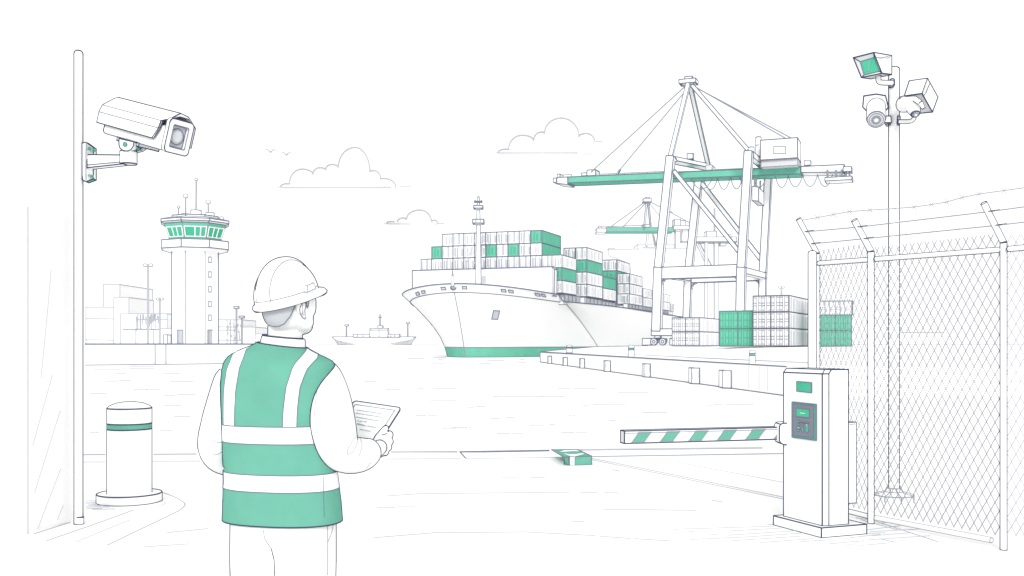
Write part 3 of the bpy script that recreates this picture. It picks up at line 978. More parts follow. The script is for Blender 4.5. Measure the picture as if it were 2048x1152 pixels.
for t in range(4):
    k = 'g' if t == 2 else 'w'
    put(k, 18.0, 7.07, 14.75 + 3.4 * t, f'{"green" if k == "g" else "white"} container, {TN[t]} of the four-high outer stack just behind the bow stacks', GS, L=16, hh=3.36)
for t in (2, 3):
    put('w', 18.0, 7.07 - 3.4, 14.75 + 3.4 * t, f'white ribbed container, {"top" if t == 3 else "one below the top"} of the inner stack just behind the bow stacks', GS, L=16, wv=3.3, hh=3.36)
for t in range(2):
    k = 'wg'[t]
    put(k, 35.0, 6.97, 14.6 + 3.4 * t, f'{"green upper" if t else "white lower"} container of the two-high outer stack, second stack along the ship side', GS, L=15, hh=3.36)
for t in range(4):
    k = 'wwgw'[t]
    put(k, 51.0, 7.0, 14.0 + 3.38 * t, f'{"green" if k == "g" else "white"} container, {TN[t]} of the four-high inner stack behind the green two-high stack', GS, L=16.5, wv=4.7, hh=3.3)
for t in range(3):
    put('w' if t else 's', 51.05, 10.95, 13.85 + 3.1 * t, f'white ribbed container, {["bottom", "middle", "top"][t]} of the three-high outer stack left of the crane leg', GS, L=16.8, wv=3.8, hh=3.05)
for t in range(2):
    put('s', 69, 10.95, 13.8 + 2.9 * t, f'{["lower", "upper"][t]} pale container of the stack touching the left edge of the front crane leg', GS, L=16, wv=3.5, hh=2.86)
for t in range(2):
    put('s', 86, 10.95, 13.6 + 2.8 * t, f'{["lower", "upper"][t]} faint container of the ship stack seen between the two left crane legs', GS, L=25, wv=3.5, hh=2.76)
put('s', 112, 10.95, 13.4, 'last low faint container near the ship stern, beside the white pier stack', GS, L=6, wv=3.5, hh=2.7)
# ================================================================ SHIP-TO-SHORE CRANE
CB = Vector((.9305, -.3663, 0)); CG = Vector((.3663, .9305, 0))     # along the boom, across the rails
C0 = W(1317, 690, 245)
GA = 24.0
def cr(px, py, k):
    """point in the crane plane k (0 front legs, 1 rear legs)"""
    return on_wall(px, py, C0 + CG * GA * k, CB)
crane = thing('gantry_crane', 'tall white ship-to-shore gantry crane with a green boom reaching over the container ship', 'crane', Vector((C0.x, C0.y, 1.2)))
def mem(name, a, b, w, ink='ink2', lw=1.9, parent=None, m='paper', h=None):
    p = Part(); p.add(beam(a, b, w, h or w, CG), m, ink, lw)
    return p.build(name, parent or crane)
s0 = 245 / F
PX = lambda v: v * s0
# legs
mem('leg', cr(1341.5, 313, 0), cr(1317.5, 535, 0), PX(15), h=PX(17))
mem('leg', cr(1317.5, 535, 0), cr(1313.5, 662, 0), PX(17), h=PX(17))
mem('leg', cr(1497.5, 303, 0), cr(1483, 535, 0), PX(15), h=PX(17))
mem('leg', cr(1483, 535, 0), cr(1480, 690, 0), PX(16), h=PX(17))
mem('leg', cr(1399, 345, 1), cr(1377, 545, 1), PX(15), h=PX(16), lw=1.7)
mem('leg', cr(1377, 545, 1), cr(1372, 690, 1), PX(15), h=PX(16), lw=1.7)
mem('leg', cr(1537.5, 340, 1), cr(1526, 545, 1), PX(14), h=PX(16), lw=1.7)
mem('leg', cr(1526, 545, 1), cr(1523, 690, 1), PX(14), h=PX(16), lw=1.7)
# portal beams with knees
def portal(k, xl, yl, xr, yr, h, lw):
    p = Part()
    p.add(beam(cr(xl, yl, k), cr(xr, yr, k), PX(15), PX(h), Vector((0, 0, 1))), 'paper', 'ink2', lw)
    for x, y, sg in ((xl, yl, 1), (xr, yr, -1)):
        o = Vector(CG) * -PX(7)
        a = cr(x, y + h / 2, k) + o; b = cr(x + sg * 9, y + h / 2 - .6, k) + o; c = cr(x - sg * 1, y + h / 2 + 11, k) + o
        p.add(prism([a, b, cr(x + sg * 2.5, y + h / 2 + 3, k) + o, c], CG * PX(14)), 'paper', 'ink2', lw)
    return p.build('portal_beam', crane)
portal(0, 1325, 546.5, 1475, 541.5, 23, 2.0)
portal(1, 1384, 557, 1519, 552, 19, 1.7)
for a, b in ((cr(1316, 547, 0), cr(1377, 557, 1)), (cr(1483, 541, 0), cr(1526, 552, 1))):
    mem('side_beam', a, b, PX(12), lw=1.6)
# top girders between front and rear legs
mem('top_girder', cr(1346, 319, 0) + CG * 1, cr(1414, 334, 1), PX(10), lw=1.9, h=PX(11))
mem('top_girder', cr(1500, 309, 0) + CG * 1, cr(1537, 340, 1), PX(12), lw=1.9, h=PX(11))
p = Part(); q = cr(1381, 313, .5); p.add(box(q, (PX(12), PX(9), PX(11)), -.37), 'paper', 'ink2', 1.6); p.build('light_box', crane)
# braces
mem('brace', cr(1348, 342, 0), cr(1478, 503, 0), PX(7.5))
mem('brace', cr(1403, 366, 1), cr(1522, 519, 1), PX(8.5), lw=1.6)
# apex frame
AP = cr(1378, 170, .3)
mem('mast_leg', cr(1376.5, 168, .25), cr(1341, 313, 0), PX(8))
mem('mast_leg', cr(1379.5, 168, .4), cr(1417, 332, 1), PX(8), lw=1.7)
mem('back_stay', cr(1381, 167, .3), cr(1497, 301, 0), PX(7))
p = Part()
for dx, dy, w_, h_ in ((0, 164.5, 40, 11),):
    p.add(box(cr(1377, 164.3, .3), (PX(34), PX(24), PX(8)), -.37), 'paper', 'ink2', 1.8)
p.add(loft([[cr(1377, 168, .3) + CB * PX(x * 15 * k) + CG * PX(y * 10 * k) + Vector((0, 0, z)) for x, y in ((-1, -1), (1, -1), (1, 1), (-1, 1))] for k, z in ((1, 0), (.35, -PX(5)))]), 'paper', 'ink2', 1.6)
p.add(box(cr(1378, 157.5, .3), (PX(15), PX(11), PX(7)), -.37), 'paper', 'ink2', 1.7)
p.build('apex_platform', crane)
KB = .42      # boom plane, between the legs
for (x, y), (x1, y1) in (((1371, 172), (1182, 344)), ((1370, 183), (1236, 344)), ((1384, 170), (1579, 281)), ((1386, 172), (1592, 281))):
    p = Part(); p.seg(cr(x, y, .3), cr(x1, y1, KB), 1.9, 'ink3'); p.build('stay_rope', crane)
# boom
bo = C0 + CG * GA * KB
def bm(px, py):
    return on_wall(px, py, bo, CB)
BD = 5.2      # boom depth across
def boom_piece(name, x0, x1, m, ink='ink2'):
    def top(x):
        return 355 - (x - 1113) * 26.5 / 587
    a, b = bm(x0, top(x0)), bm(x1, top(x1))
    h0 = 11.8 * a.y / F; h1 = 14.8 * b.y / F
    V = [a + Vector((0, 0, -h0)), b + Vector((0, 0, -h1)), b + Vector((0, 0, -h1)) + CG * BD, a + Vector((0, 0, -h0)) + CG * BD, a, b, b + CG * BD, a + CG * BD]
    p = Part(); p.add(hexa(V), m, ink, 1.9)
    return p.build(name, crane)
boom_piece('boom_tip', 1114, 1135.5, 'paper')
boom_piece('boom', 1135.5, 1602, ['green_far', 'green_far', 'green_far', 'green_far', 'green_far', 'green_far'])
boom_piece('boom_tail', 1602, 1688, 'paper')
# tip fittings
p = Part(); p.add(box(bm(1109, 360) + CG * 2, (PX(7), 3.5, PX(9)), -.37), 'paper', 'ink2', 1.6)
p.add(box(bm(1116.5, 351) + CG * 1.5, (PX(6), 2.5, PX(7)), -.37), 'paper', 'ink2', 1.5)
p.line([bm(1121, 350), bm(1143, 349), bm(1143, 353)], 1.4, 'ink3'); p.build('tip_platform', crane)
p = Part()
p.add(box(bm(1182, 345) + CG * 2, (PX(19), 3.5, PX(12)), -.37), 'paper', 'ink2', 1.7)
p.add(box(bm(1167, 348) + CG * 2, (PX(12), 3, PX(6)), -.37), 'paper', 'ink2', 1.5)
p.build('boom_hoist', crane)
p = Part(); p.add(beam(bm(1232, 348) + CG * 1, bm(1238, 338) + CG * 1, PX(3), PX(3)), 'paper', 'ink3', 1.4); p.build('rope_anchor', crane)
p = Part()
def rail(x0, x1, dy, n):
    def top(x):
        return 355 - (x - 1113) * 26.5 / 587
    for h in (dy, dy * .45):
        p.seg(bm(x0, top(x0) - h) + CG * 4, bm(x1, top(x1) - h) + CG * 4, 1.3, 'ink3')
    for i in range(n + 1):
        x = x0 + (x1 - x0) * i / n
        p.seg(bm(x, top(x)) + CG * 4, bm(x, top(x) - dy) + CG * 4, 1.2, 'ink4')
rail(1193, 1334, 8, 9); rail(1403, 1490, 7, 6)
p.build('walkway_rail', crane)
# hinge block over the boom
p = Part(); p.add(box(bm(1418, 335) + CG * 2, (PX(12), 4, PX(10)), -.37), 'paper', 'ink3', 1.6); p.build('hinge_block', crane)
# machinery house
a0 = on_wall(1521, 280.5, C0 + CG * GA * .25, CB); a1 = on_wall(1595, 280.5, C0 + CG * GA * .25, CB)
zt, zb = a0.z, on_wall(1521, 320, C0 + CG * GA * .25, CB).z
dpt = CG * 6.8
a1.z = a0.z
p = Part()
base4 = [Vector((a0.x, a0.y, zb)), Vector((a1.x, a1.y, zb)), Vector((a1.x, a1.y, zb)) + dpt, Vector((a0.x, a0.y, zb)) + dpt]
p.add(hexa(base4 + [v + Vector((0, 0, zt - zb)) for v in base4]), ['grey1', 'paper', 'paper', 'paper', 'paper', 'paper'], 'ink2', 1.9)  # bottom face painted grey for the shade under the house
house = p.build('machinery_house', crane)
p = Part()
q = [on_wall(x, y, C0 + CG * GA * .25 - CG * .05, CB) for x, y in ((1547.5, 307), (1571, 307), (1571, 293), (1547.5, 293))]
p.add(prism(q, CG * .3), 'paper', 'ink3', 1.6); p.build('window', house)
p = Part(); p.add(hexa([v + CG * .8 + Vector((0, 0, -1.6)) for v in base4] + [v + CG * .8 for v in base4]), 'grey1', 'ink3', 1.5); p.build('house_floor', house)
p = Part(); p.add(cyl(bm(1515.5, 312) + CG * 1, bm(1515.5, 273) + CG * 1, PX(5), n=20), 'paper', 'ink2', 1.7); p.line([bm(1510.5, 290) + CG * .9 - CG * .7, bm(1518, 290) - CG * .2], 1.3, 'ink3'); p.build('exhaust_stack', crane)
p = Part(); p.add(cyl(cr(1502, 304, 0), cr(1502, 295, 0), PX(5.5), n=18), 'paper', 'ink2', 1.7); p.build('sheave_housing', crane)
p = Part(); p.add(box(bm(1615, 326) + CG * 1, (PX(11), 3, PX(9)), -.37), 'paper', 'ink3', 1.5); p.build('winch_box', crane)
# tail platform
p = Part()
p.add(box(on_wall(1678, 360, bo + CG * 1, CB), (PX(50), 4.6, PX(6.5)), -.37), 'paper', 'ink2', 1.7)
for x in (1655, 1672, 1683, 1692, 1699):
    p.add(cyl(bm(x, 358), bm(x, 340 if x < 1690 else 334), PX(1.2), n=8), 'paper', 'ink3', 1.3)
p.add(box(bm(1695, 339) + CG * 1, (PX(15), 3.4, PX(9)), -.37), 'paper', 'ink2', 1.6)
p.build('tail_platform', crane)
# festoon cable loops
p = Part()
xs = [(1380, 1422, 376), (1405, 1433, 377), (1433, 1458, 377), (1459, 1483, 376), (1478, 1500, 375), (1505, 1530, 373), (1549, 1575, 373), (1575, 1604, 372), (1604, 1634, 371), (1634, 1664, 371)]
for x0, x1, yb in xs:
    y0 = 356 - (x0 - 1380) * .035
    pts = []
    for i in range(15):
        t = i / 14
        pts.append(bm(x0 + (x1 - x0) * t, y0 + (yb - y0) * (1 - abs(2 * t - 1) ** 2.2)) + CG * 1.5)
    fp2 = Part(); fp2.line(pts, 1.4, 'ink3'); fp2.build('festoon_loop', crane)
# operator cabin
p = Part()
c_ = on_wall(1506, 388, bo, CB)
f0, f1 = on_wall(1504, 401, bo, CB), on_wall(1517, 402, bo, CB)
hz = 28 * f0.y / F
b4 = [f0, f1, f1 + CG * 9, f0 + CG * 9]
p.add(hexa(b4 + [v + Vector((0, 0, hz)) for v in b4]), ['grey1', 'paper', 'paper', 'paper', 'paper', 'paper'], 'ink2', 1.7)  # grey floor face carries the cabin's underside shade as colour
for v in (f0 + CB * .6, f1 - CB * .5, f1 + CG * 3):
    p.add(cyl(v + Vector((0, 0, hz)), v + Vector((0, 0, hz + 1.9)), PX(1), n=8), 'paper', 'ink3', 1.2)
p.build('operator_cabin', crane)
# sill beam and bogies
def sill(k, x0, x1, y, lw):
    p = Part(); p.add(beam(cr(x0, y, k), cr(x1, y, k), PX(12), PX(13)), 'paper', 'ink2', lw); p.build('sill_beam', crane)
p = Part(); q0 = cr(1304.5, 664.5, 0); p.add(box(q0 + CB * PX(21) + CG * 0, (PX(42), PX(14), PX(13)), -.37), 'paper', 'ink2', 1.9); p.build('sill_beam', crane)
p = Part(); p.add(box(cr(1316, 673, 0), (PX(11), PX(9), PX(6)), -.37), 'paper', 'ink2', 1.6)
p.add(box(cr(1292, 683.5, 0) + CG * 1.2, (PX(18), PX(8), PX(13)), -.37), 'paper', 'ink2', 1.7)
p.add(box(cr(1318, 681, 0) + CG * 1.2, (PX(26), PX(6), PX(7)), -.37), 'paper', 'ink2', 1.5)
p.add(box(cr(1342, 683.5, 0) + CG * 1.4, (PX(8), PX(8), PX(13)), -.37), 'paper', 'ink2', 1.6)
bog = p.build('bogie', crane)
for x in (1308, 1325.5):
    p = Part(); q = cr(x, 683.3, 0)
    p.add(cyl(q - CG * PX(2.5), q + CG * PX(3), PX(6.6), n=24), 'paper', 'ink2', 1.8)
    p.add(cyl(q - CG * PX(3.2), q - CG * PX(2), PX(3), n=16), 'grey1', 'ink2', 1.5)
    p.build('wheel', bog)
# spreader ropes are absent: the trolley is parked at the cabin

# ================================================================ CRANES AND SHIP FARTHER DOWN THE QUAY
def far_crane(name, label, d, spec, lw, group=None, base=None):
    T = thing(name, label, 'crane', base or W(1300, 690, d), group)
    for nm, kindp, pts, w, m, ink in spec:
        p = Part(); s = d / F
        if kindp == 'beam':
            (x0, y0, o0), (x1, y1, o1) = pts
            p.add(beam(W(x0, y0, d + o0), W(x1, y1, d + o1), w * s, w * s, (0, 1, 0)), m, ink, lw)
        elif kindp == 'box':
            x0, y0, x1, y1, o0, dp = pts
            p.add(wbox(x0, y0, x1, y1, d + o0, dp), m, ink, lw)
        elif kindp == 'rope':
            (x0, y0, o0), (x1, y1, o1) = pts
            p.seg(W(x0, y0, d + o0), W(x1, y1, d + o1), lw, ink)
        p.build(nm, T)
    return T
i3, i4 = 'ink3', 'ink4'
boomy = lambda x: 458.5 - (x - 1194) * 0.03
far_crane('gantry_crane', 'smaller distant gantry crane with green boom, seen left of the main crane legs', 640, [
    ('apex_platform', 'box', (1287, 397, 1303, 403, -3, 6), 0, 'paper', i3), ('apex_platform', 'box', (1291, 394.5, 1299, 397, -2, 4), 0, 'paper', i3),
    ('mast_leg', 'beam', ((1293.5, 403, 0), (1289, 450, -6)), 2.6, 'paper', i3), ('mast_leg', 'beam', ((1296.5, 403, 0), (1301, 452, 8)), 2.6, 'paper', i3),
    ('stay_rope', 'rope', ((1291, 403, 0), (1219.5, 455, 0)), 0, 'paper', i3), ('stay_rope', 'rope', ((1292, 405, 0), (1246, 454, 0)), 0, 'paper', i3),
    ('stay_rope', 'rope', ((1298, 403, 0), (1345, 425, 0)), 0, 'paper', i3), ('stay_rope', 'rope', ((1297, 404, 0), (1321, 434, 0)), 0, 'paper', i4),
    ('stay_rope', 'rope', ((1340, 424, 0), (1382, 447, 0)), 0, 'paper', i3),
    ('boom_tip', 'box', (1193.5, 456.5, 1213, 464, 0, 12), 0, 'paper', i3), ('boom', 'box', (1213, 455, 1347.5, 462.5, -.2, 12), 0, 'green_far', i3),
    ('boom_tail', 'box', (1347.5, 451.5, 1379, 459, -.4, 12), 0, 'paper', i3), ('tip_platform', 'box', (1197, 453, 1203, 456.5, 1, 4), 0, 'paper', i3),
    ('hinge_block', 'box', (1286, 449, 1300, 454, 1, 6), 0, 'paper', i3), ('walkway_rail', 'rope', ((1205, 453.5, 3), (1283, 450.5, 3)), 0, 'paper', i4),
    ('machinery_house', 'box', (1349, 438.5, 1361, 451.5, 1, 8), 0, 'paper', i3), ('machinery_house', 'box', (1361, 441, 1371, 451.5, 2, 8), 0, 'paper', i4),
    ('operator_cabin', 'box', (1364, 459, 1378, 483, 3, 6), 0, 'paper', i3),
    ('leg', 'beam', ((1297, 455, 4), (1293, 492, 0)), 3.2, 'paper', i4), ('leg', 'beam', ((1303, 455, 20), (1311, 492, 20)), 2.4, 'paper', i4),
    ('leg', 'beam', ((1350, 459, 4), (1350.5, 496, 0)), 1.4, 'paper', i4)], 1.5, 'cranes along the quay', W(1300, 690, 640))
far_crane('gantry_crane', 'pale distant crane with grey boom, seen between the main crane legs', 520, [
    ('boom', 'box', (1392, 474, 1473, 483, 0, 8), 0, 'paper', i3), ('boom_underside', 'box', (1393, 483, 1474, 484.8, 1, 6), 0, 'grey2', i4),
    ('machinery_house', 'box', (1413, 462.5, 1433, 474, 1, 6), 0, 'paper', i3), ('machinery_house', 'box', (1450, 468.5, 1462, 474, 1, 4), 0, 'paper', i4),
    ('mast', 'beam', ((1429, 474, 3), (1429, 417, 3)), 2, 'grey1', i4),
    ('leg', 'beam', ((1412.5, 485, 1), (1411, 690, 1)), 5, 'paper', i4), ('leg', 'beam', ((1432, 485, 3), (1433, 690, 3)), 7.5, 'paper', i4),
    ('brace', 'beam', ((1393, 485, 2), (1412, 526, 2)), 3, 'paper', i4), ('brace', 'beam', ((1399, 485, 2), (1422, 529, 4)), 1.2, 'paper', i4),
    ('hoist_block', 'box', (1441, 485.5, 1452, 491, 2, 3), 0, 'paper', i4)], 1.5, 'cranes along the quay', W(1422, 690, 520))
# outline of a second ship behind
d = 760.0
T = thing('cargo_ship', 'faint large ship behind the green-boomed distant crane, only its upper hull outlined', 'ship', W(1300, 690, d))
p = Part()
pts = smooth([(1217, 499), (1217, 507), (1221, 512), (1232, 516), (1247, 522), (1257, 527), (1260, 533), (1260.5, 548)], 5)
poly = [W(x, y, d) for x, y in pts] + [W(1262, 691, d), W(1400, 691, d), W(1400, 496, d)]
p.add(prism(poly, (0, 40, 0)), 'paper', None)
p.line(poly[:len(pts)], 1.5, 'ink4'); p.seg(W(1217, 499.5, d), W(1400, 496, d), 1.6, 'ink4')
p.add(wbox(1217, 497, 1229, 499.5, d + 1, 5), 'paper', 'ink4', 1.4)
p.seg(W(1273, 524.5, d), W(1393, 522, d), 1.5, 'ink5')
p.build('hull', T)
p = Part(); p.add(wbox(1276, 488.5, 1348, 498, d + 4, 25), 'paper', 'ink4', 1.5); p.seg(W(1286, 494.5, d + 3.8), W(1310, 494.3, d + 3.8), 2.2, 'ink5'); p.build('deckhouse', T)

# ================================================================ CONTAINERS ON THE PIER
TH_ = math.radians(-26)
PA = Vector((math.cos(TH_), math.sin(TH_), 0)); PB = Vector((-PA.y, PA.x, 0))
def pier_container(name, m, seed, dist, ink='ink2'):
    """full container about its front left bottom corner: ribbed sides, two doors with lock rods"""
    hr = random.Random(seed)
    LK, LK3 = ('ink4', 'ink3') if m == 'paper' else ('green_rib', 'green_rib')
    w, l, h = 2.44, 6.1, 2.44
    mesh = []
    b = Part(dist=dist)
    b.add(box((w / 2, l / 2, h / 2), (w, l, h)), m, ink, 2.1)
    for fx in (0, w):
        for i in range(1, 15):
            y = (i + hr.random() * .4 - .2) * l / 15; a = .08 + hr.random() * .1; c = h * (.9 - hr.random() * .15)
            b.seg((fx, y, a), (fx, y, c), 1.0 + hr.random() * .9, 'green_rib' if m != 'paper' else ('ink4' if hr.random() < .6 else 'ink5'))
    q = b.build('ribbed_body')
    out = [q]
    for k in (0, 1):
        p = Part(dist=dist)
        x0, x1 = (.06, w / 2 - .02) if k == 0 else (w / 2 + .02, w - .06)
        p.add(box(((x0 + x1) / 2, -.012, h / 2), (x1 - x0, .03, h - .16)), m, 'ink4' if m == 'paper' else 'green_rib', 1.2)
        for u in (.34, .62) if k == 0 else (.28, .55):
            x = x0 + (x1 - x0) * u
            p.seg((x, -.04, .14), (x, -.04, h - .14), 1.3, LK)
        for z in (.95, 1.35) if seed % 2 else (1.15,):
            p.seg((x0 + .1, -.04, z), (x0 + .42, -.04, z), 1.2, LK3); p.seg((x1 - .4, -.04, z + .02), (x1 - .1, -.04, z + .02), 1.2, LK3)
        for z in (.3, h - .3):
            p.seg((x0 + .12, -.04, z), (x0 + .34, -.04, z), 1.2, LK); p.seg((x1 - .3, -.04, z), (x1 - .12, -.04, z), 1.2, LK)
        out.append(p.build('door'))
    for o in out:
        COL.objects.unlink(o)
    return out
PC = {}
def place(m, px, py, d, i, j, k, label, sx=1.0, sz=1.0, rz=TH_, base_z=1.22, L=6.1, seed=1):
    key = (m, seed)
    if key not in PC:
        PC[key] = pier_container('c', m, seed, 150.0)
    o0 = W(px, py, d)
    ax = Vector((math.cos(rz), math.sin(rz), 0)); ay = Vector((-ax.y, ax.x, 0))
    loc = Vector((o0.x, o0.y, base_z)) + ax * (2.46 * sx * i) + ay * (j * 6.2) + Vector((0, 0, 2.46 * sz * k))
    T = thing('container', label, 'container', loc, 'containers stacked on the pier')
    T.rotation_euler = (0, 0, rz)
    T.scale = (sx, L / 6.1, sz)
    for s in PC[key]:
        c = s.copy(); c.name = s.name.split('.')[0]; COL.objects.link(c); c.parent = T
    return T
LR, TB = ('left', 'right'), ('lower', 'upper')
def col_scale(wpx, d):          # width scale that gives a column wpx picture units wide
    return wpx * d / F / (2.46 * math.cos(TH_))
sx = col_scale(25.3, 178) * 1.0
for i in (0, 1):
    for k in (0, 1):
        place('paper', 1344.5, 691, 178, i, 0, k, f'{TB[k]} {LR[i]} white container of the two-by-two stack beside the crane wheels', sx * .985, .99, L=13, base_z=1.2, seed=1)
sx = col_scale(33.3, 146)
for i in (0, 1):
    for k in (0, 1):
        place('green_far', 1439.5, 692, 146, i, 0, k, f'{TB[k]} {LR[i]} green container of the green stack in the middle of the pier', sx * .99, 1.01, seed=2)
sx = col_scale(32.2, 142)
for i in (0, 1):
    for k in (0, 1, 2):
        place('paper', 1506.5, 692, 142.2, i, 0, k, f'{("bottom", "middle", "top")[k]} {LR[i]} white container of the three-high stack right of the green ones', sx * .985, .915 if k else 1.0, L=15.0, seed=3,
              base_z=1.22 + (.0 if k == 0 else .21))
rz2 = math.radians(-9)
d2 = 144.5
for i in (0, 1):
    for k in (0, 1):
        place('green_far', 1638, 691, d2, i, 0, k, f'{TB[k]} {LR[i]} green container seen through the fence at the pier end', col_scale(31, d2) * .91, .89, rz=rz2, seed=2)
p = None
place('paper', 1638, 691, d2, 0, 0, 2, 'white container lying on top of the green ones behind the fence', col_scale(31, d2) * 1.86, .80, rz=rz2, base_z=1.67, seed=1)
# ================================================================ FOREGROUND
# ---- camera pole
D = 8.6; s = D / F
b = G(157, 1048)
pole = thing('camera_pole', 'slender tall white pole at the left carrying the large security camera', 'pole', b)
p = Part(); r = 7.6 * s
tz = W(157, 103, D).z
p.add(lathe([(r, 0), (r, tz - .03), (r * .93, tz - .012), (r * .6, tz)], (b.x, b.y, 0), 48), 'paper', 'ink', 2.7, ang=40)
p.build('pole', pole)
p = Part(); p.add(cyl((b.x + r * .55, b.y - .01, 0), (b.x + r * .55, b.y - .01, .06), r * .85, n=24), 'paper', 'ink', 2.0); p.build('foot', pole)
# ---- security camera: axes f forward, l across to the far side, u up
cam_o = W(195, 245, D)
f_ = Vector((.80, -.53, -.28)).normalized(); l_ = Vector((.558, .827, -.05)); l_ = (l_ - f_ * l_.dot(f_)).normalized(); u_ = l_.cross(f_).normalized()
if u_.z < 0:
    u_ = -u_
def cp(f, l, u):
    return cam_o + f_ * f * 1.06 + l_ * l * .85 + u_ * u
sec = thing('security_camera', 'large white bullet security camera on a wall bracket at the pole', 'security camera', W(172, 325, D))
p = Part()
hood = [(0, 0), (0, .09), (.012, .152), (.06, .185), (.13, .232), (.165, .247), (.24, .235), (.335, .17), (.345, .16), (.345, 0), (.325, 0), (.325, .155), (.24, .22), (.16, .22), (.03, .15), (.02, .09), (.02, 0)]
def hf(l, u):       # front edge of the hood leans back on the near side
    return .80 - (.10 if u < .04 and l < .1 else .05 if l < .05 else 0.0) + .02 * (l > .2)
R0 = [cp(0.0 if u > .12 else -.01, l, u) for l, u in hood]; R1 = [cp(hf(l, u), l, u) for l, u in hood]
p.add(loft([R0, R1]), 'paper', 'ink', 1.8, ang=62, sil=None)
p.seg(cp(-.0, .165, .247), cp(hf(.165, .247), .165, .247), 2.3, 'ink')
for l, u in ((0, .09), (.012, .152)):
    p.seg(cp(.0, l, u), cp(hf(l, u), l, u), 1.7, 'ink3')
p.build('sunshield', sec)
def rrect(f, l0, l1, u0, u1, r, n=5):
    pts = []
    for cx, cy, a0 in ((l1 - r, u1 - r, 0), (l0 + r, u1 - r, 90), (l0 + r, u0 + r, 180), (l1 - r, u0 + r, 270)):
        for k in range(n + 1):
            a = math.radians(a0 + 90 * k / n)
            pts.append(cp(f, cx + r * math.cos(a), cy + r * math.sin(a)))
    return pts
p = Part(); p.add(loft([rrect(.05, .04, .31, -.07, .125, .03), rrect(.795, .04, .31, -.07, .125, .03)]), 'paper', 'ink', 2.2, ang=50)
p.build('body', sec)
p = Part()
o0, o1 = rrect(.795, .035, .315, -.075, .195, .04), rrect(.83, .035, .315, -.075, .195, .04)
p.add(loft([o0, o1, rrect(.832, .085, .26, -.03, .15, .012), rrect(.80, .09, .255, -.025, .145, .012)]), ['paper'] * 48 + ['paper'] * 24 + ['paper', 'grey2'], 'ink2', 1.8, ang=40)
p.line(o1, 2.0, 'ink', True)
fp_ = p.build('front_plate', sec)
p = Part(); p.add(prism(rrect(.801, .09, .255, -.025, .145, .012), f_ * .006), 'grey2', 'ink2', 1.8, ang=40)
for (l, r_, m) in ((.165, .062, 'grey2'), (.165, .045, 'grey1')):
    p.add(cyl(cp(.80, l, .06), cp(.812 + (.004 if m == 'grey1' else 0), l, .06), r_, n=36), m, 'ink2' if m == 'grey2' else None, 1.8)
p.build('lens_window', sec)
# mount
p = Part()
p.add(prism([cp(.22, .06, -.07), cp(.5, .06, -.07), cp(.5, .06, -.10), cp(.22, .06, -.10)], l_ * .2), 'grey1', 'ink', 1.9); p.build('base_plate', sec)
p = Part()
jc = W(257, 291, 8.4)
p.add(prism([W(x, y, 8.34) for x, y in ((238, 277), (268, 284), (266, 293), (262, 299), (255, 302), (246, 301), (240, 296), (238, 289))], (.01, .09, 0)), 'paper', 'ink', 1.8, ang=60)
p.add(prism([W(x, y, 8.42) for x, y in ((264, 284), (286, 290), (284, 296), (278, 300), (266, 303), (258, 304))], (.01, .06, 0)), 'grey1', 'ink', 1.7, ang=60)
jt = p.build('joint', sec)
for c, rr_ in ((W(249.5, 288.5, 8.33), .016), (W(274, 295, 8.4), .017)):
    p = Part(); p.add(cyl(c, c + Vector((.012, .05, 0)), rr_, n=20), 'green_deep', 'ink2', 1.5); p.build('bolt', jt)
p = Part(); p.add(cyl(W(257, 328, 8.42), W(257, 303, 8.42), 15.4 * s, n=48), ['paper'] * 48 + ['grey1', 'paper'], 'ink', 2.1)  # lower cap tinted grey as painted underside shade
p.build('swivel_collar', sec)
p = Part()
a0, a1 = W(178, 324, D), W(250, 320.5, 8.42)
p.add(beam(a0, a1, .075, 23 * s), ['paper', 'paper', 'paper', 'paper', 'paper', 'paper'], None)
V = []
for c, h in ((a0, 13), (a1, 8.5)):
    for y, z in ((-.04, -h * s), (.04, -h * s), (.04, h * s), (-.04, h * s)):
        V.append(c + Vector((0, y, z)))
p = Part(); p.add(hexa([V[0], V[4], V[5], V[1], V[3], V[7], V[6], V[2]]), 'paper', 'ink', 2.0)
p.line([V[0] + Vector((0, -.003, .022)), V[4] + Vector((0, -.003, .016))], 1.6, 'ink2'); p.build('arm', sec)
p = Part()
pl = [W(164.5, 286, D - .05), W(172, 284.5, D - .07), W(186.5, 295, D + .02), W(186.5, 358, D + .02), W(172, 363.5, D - .07), W(164.5, 360, D - .05)]
p.add(prism(pl, (0, .06, 0)), ['paper', 'paper', 'paper', 'paper', 'paper', 'green_far', 'green_far', 'paper'], 'ink', 2.0)
p.line([W(172, 285, D - .073), W(172, 363, D - .073)], 1.6, 'ink3')
wp = p.build('wall_plate', sec)
for x, y in ((175, 295.5), (183.5, 299.5), (179.5, 351.5)):
    p = Part(); c = W(x, y, D - .045 - (.02 if x < 178 else -.02)); p.add(cyl(c + Vector((0, -.012, 0)), c + Vector((.01, .04, 0)), 2.2 * s, n=14), 'green_deep', 'ink4', 1.0); p.build('bolt', wp)

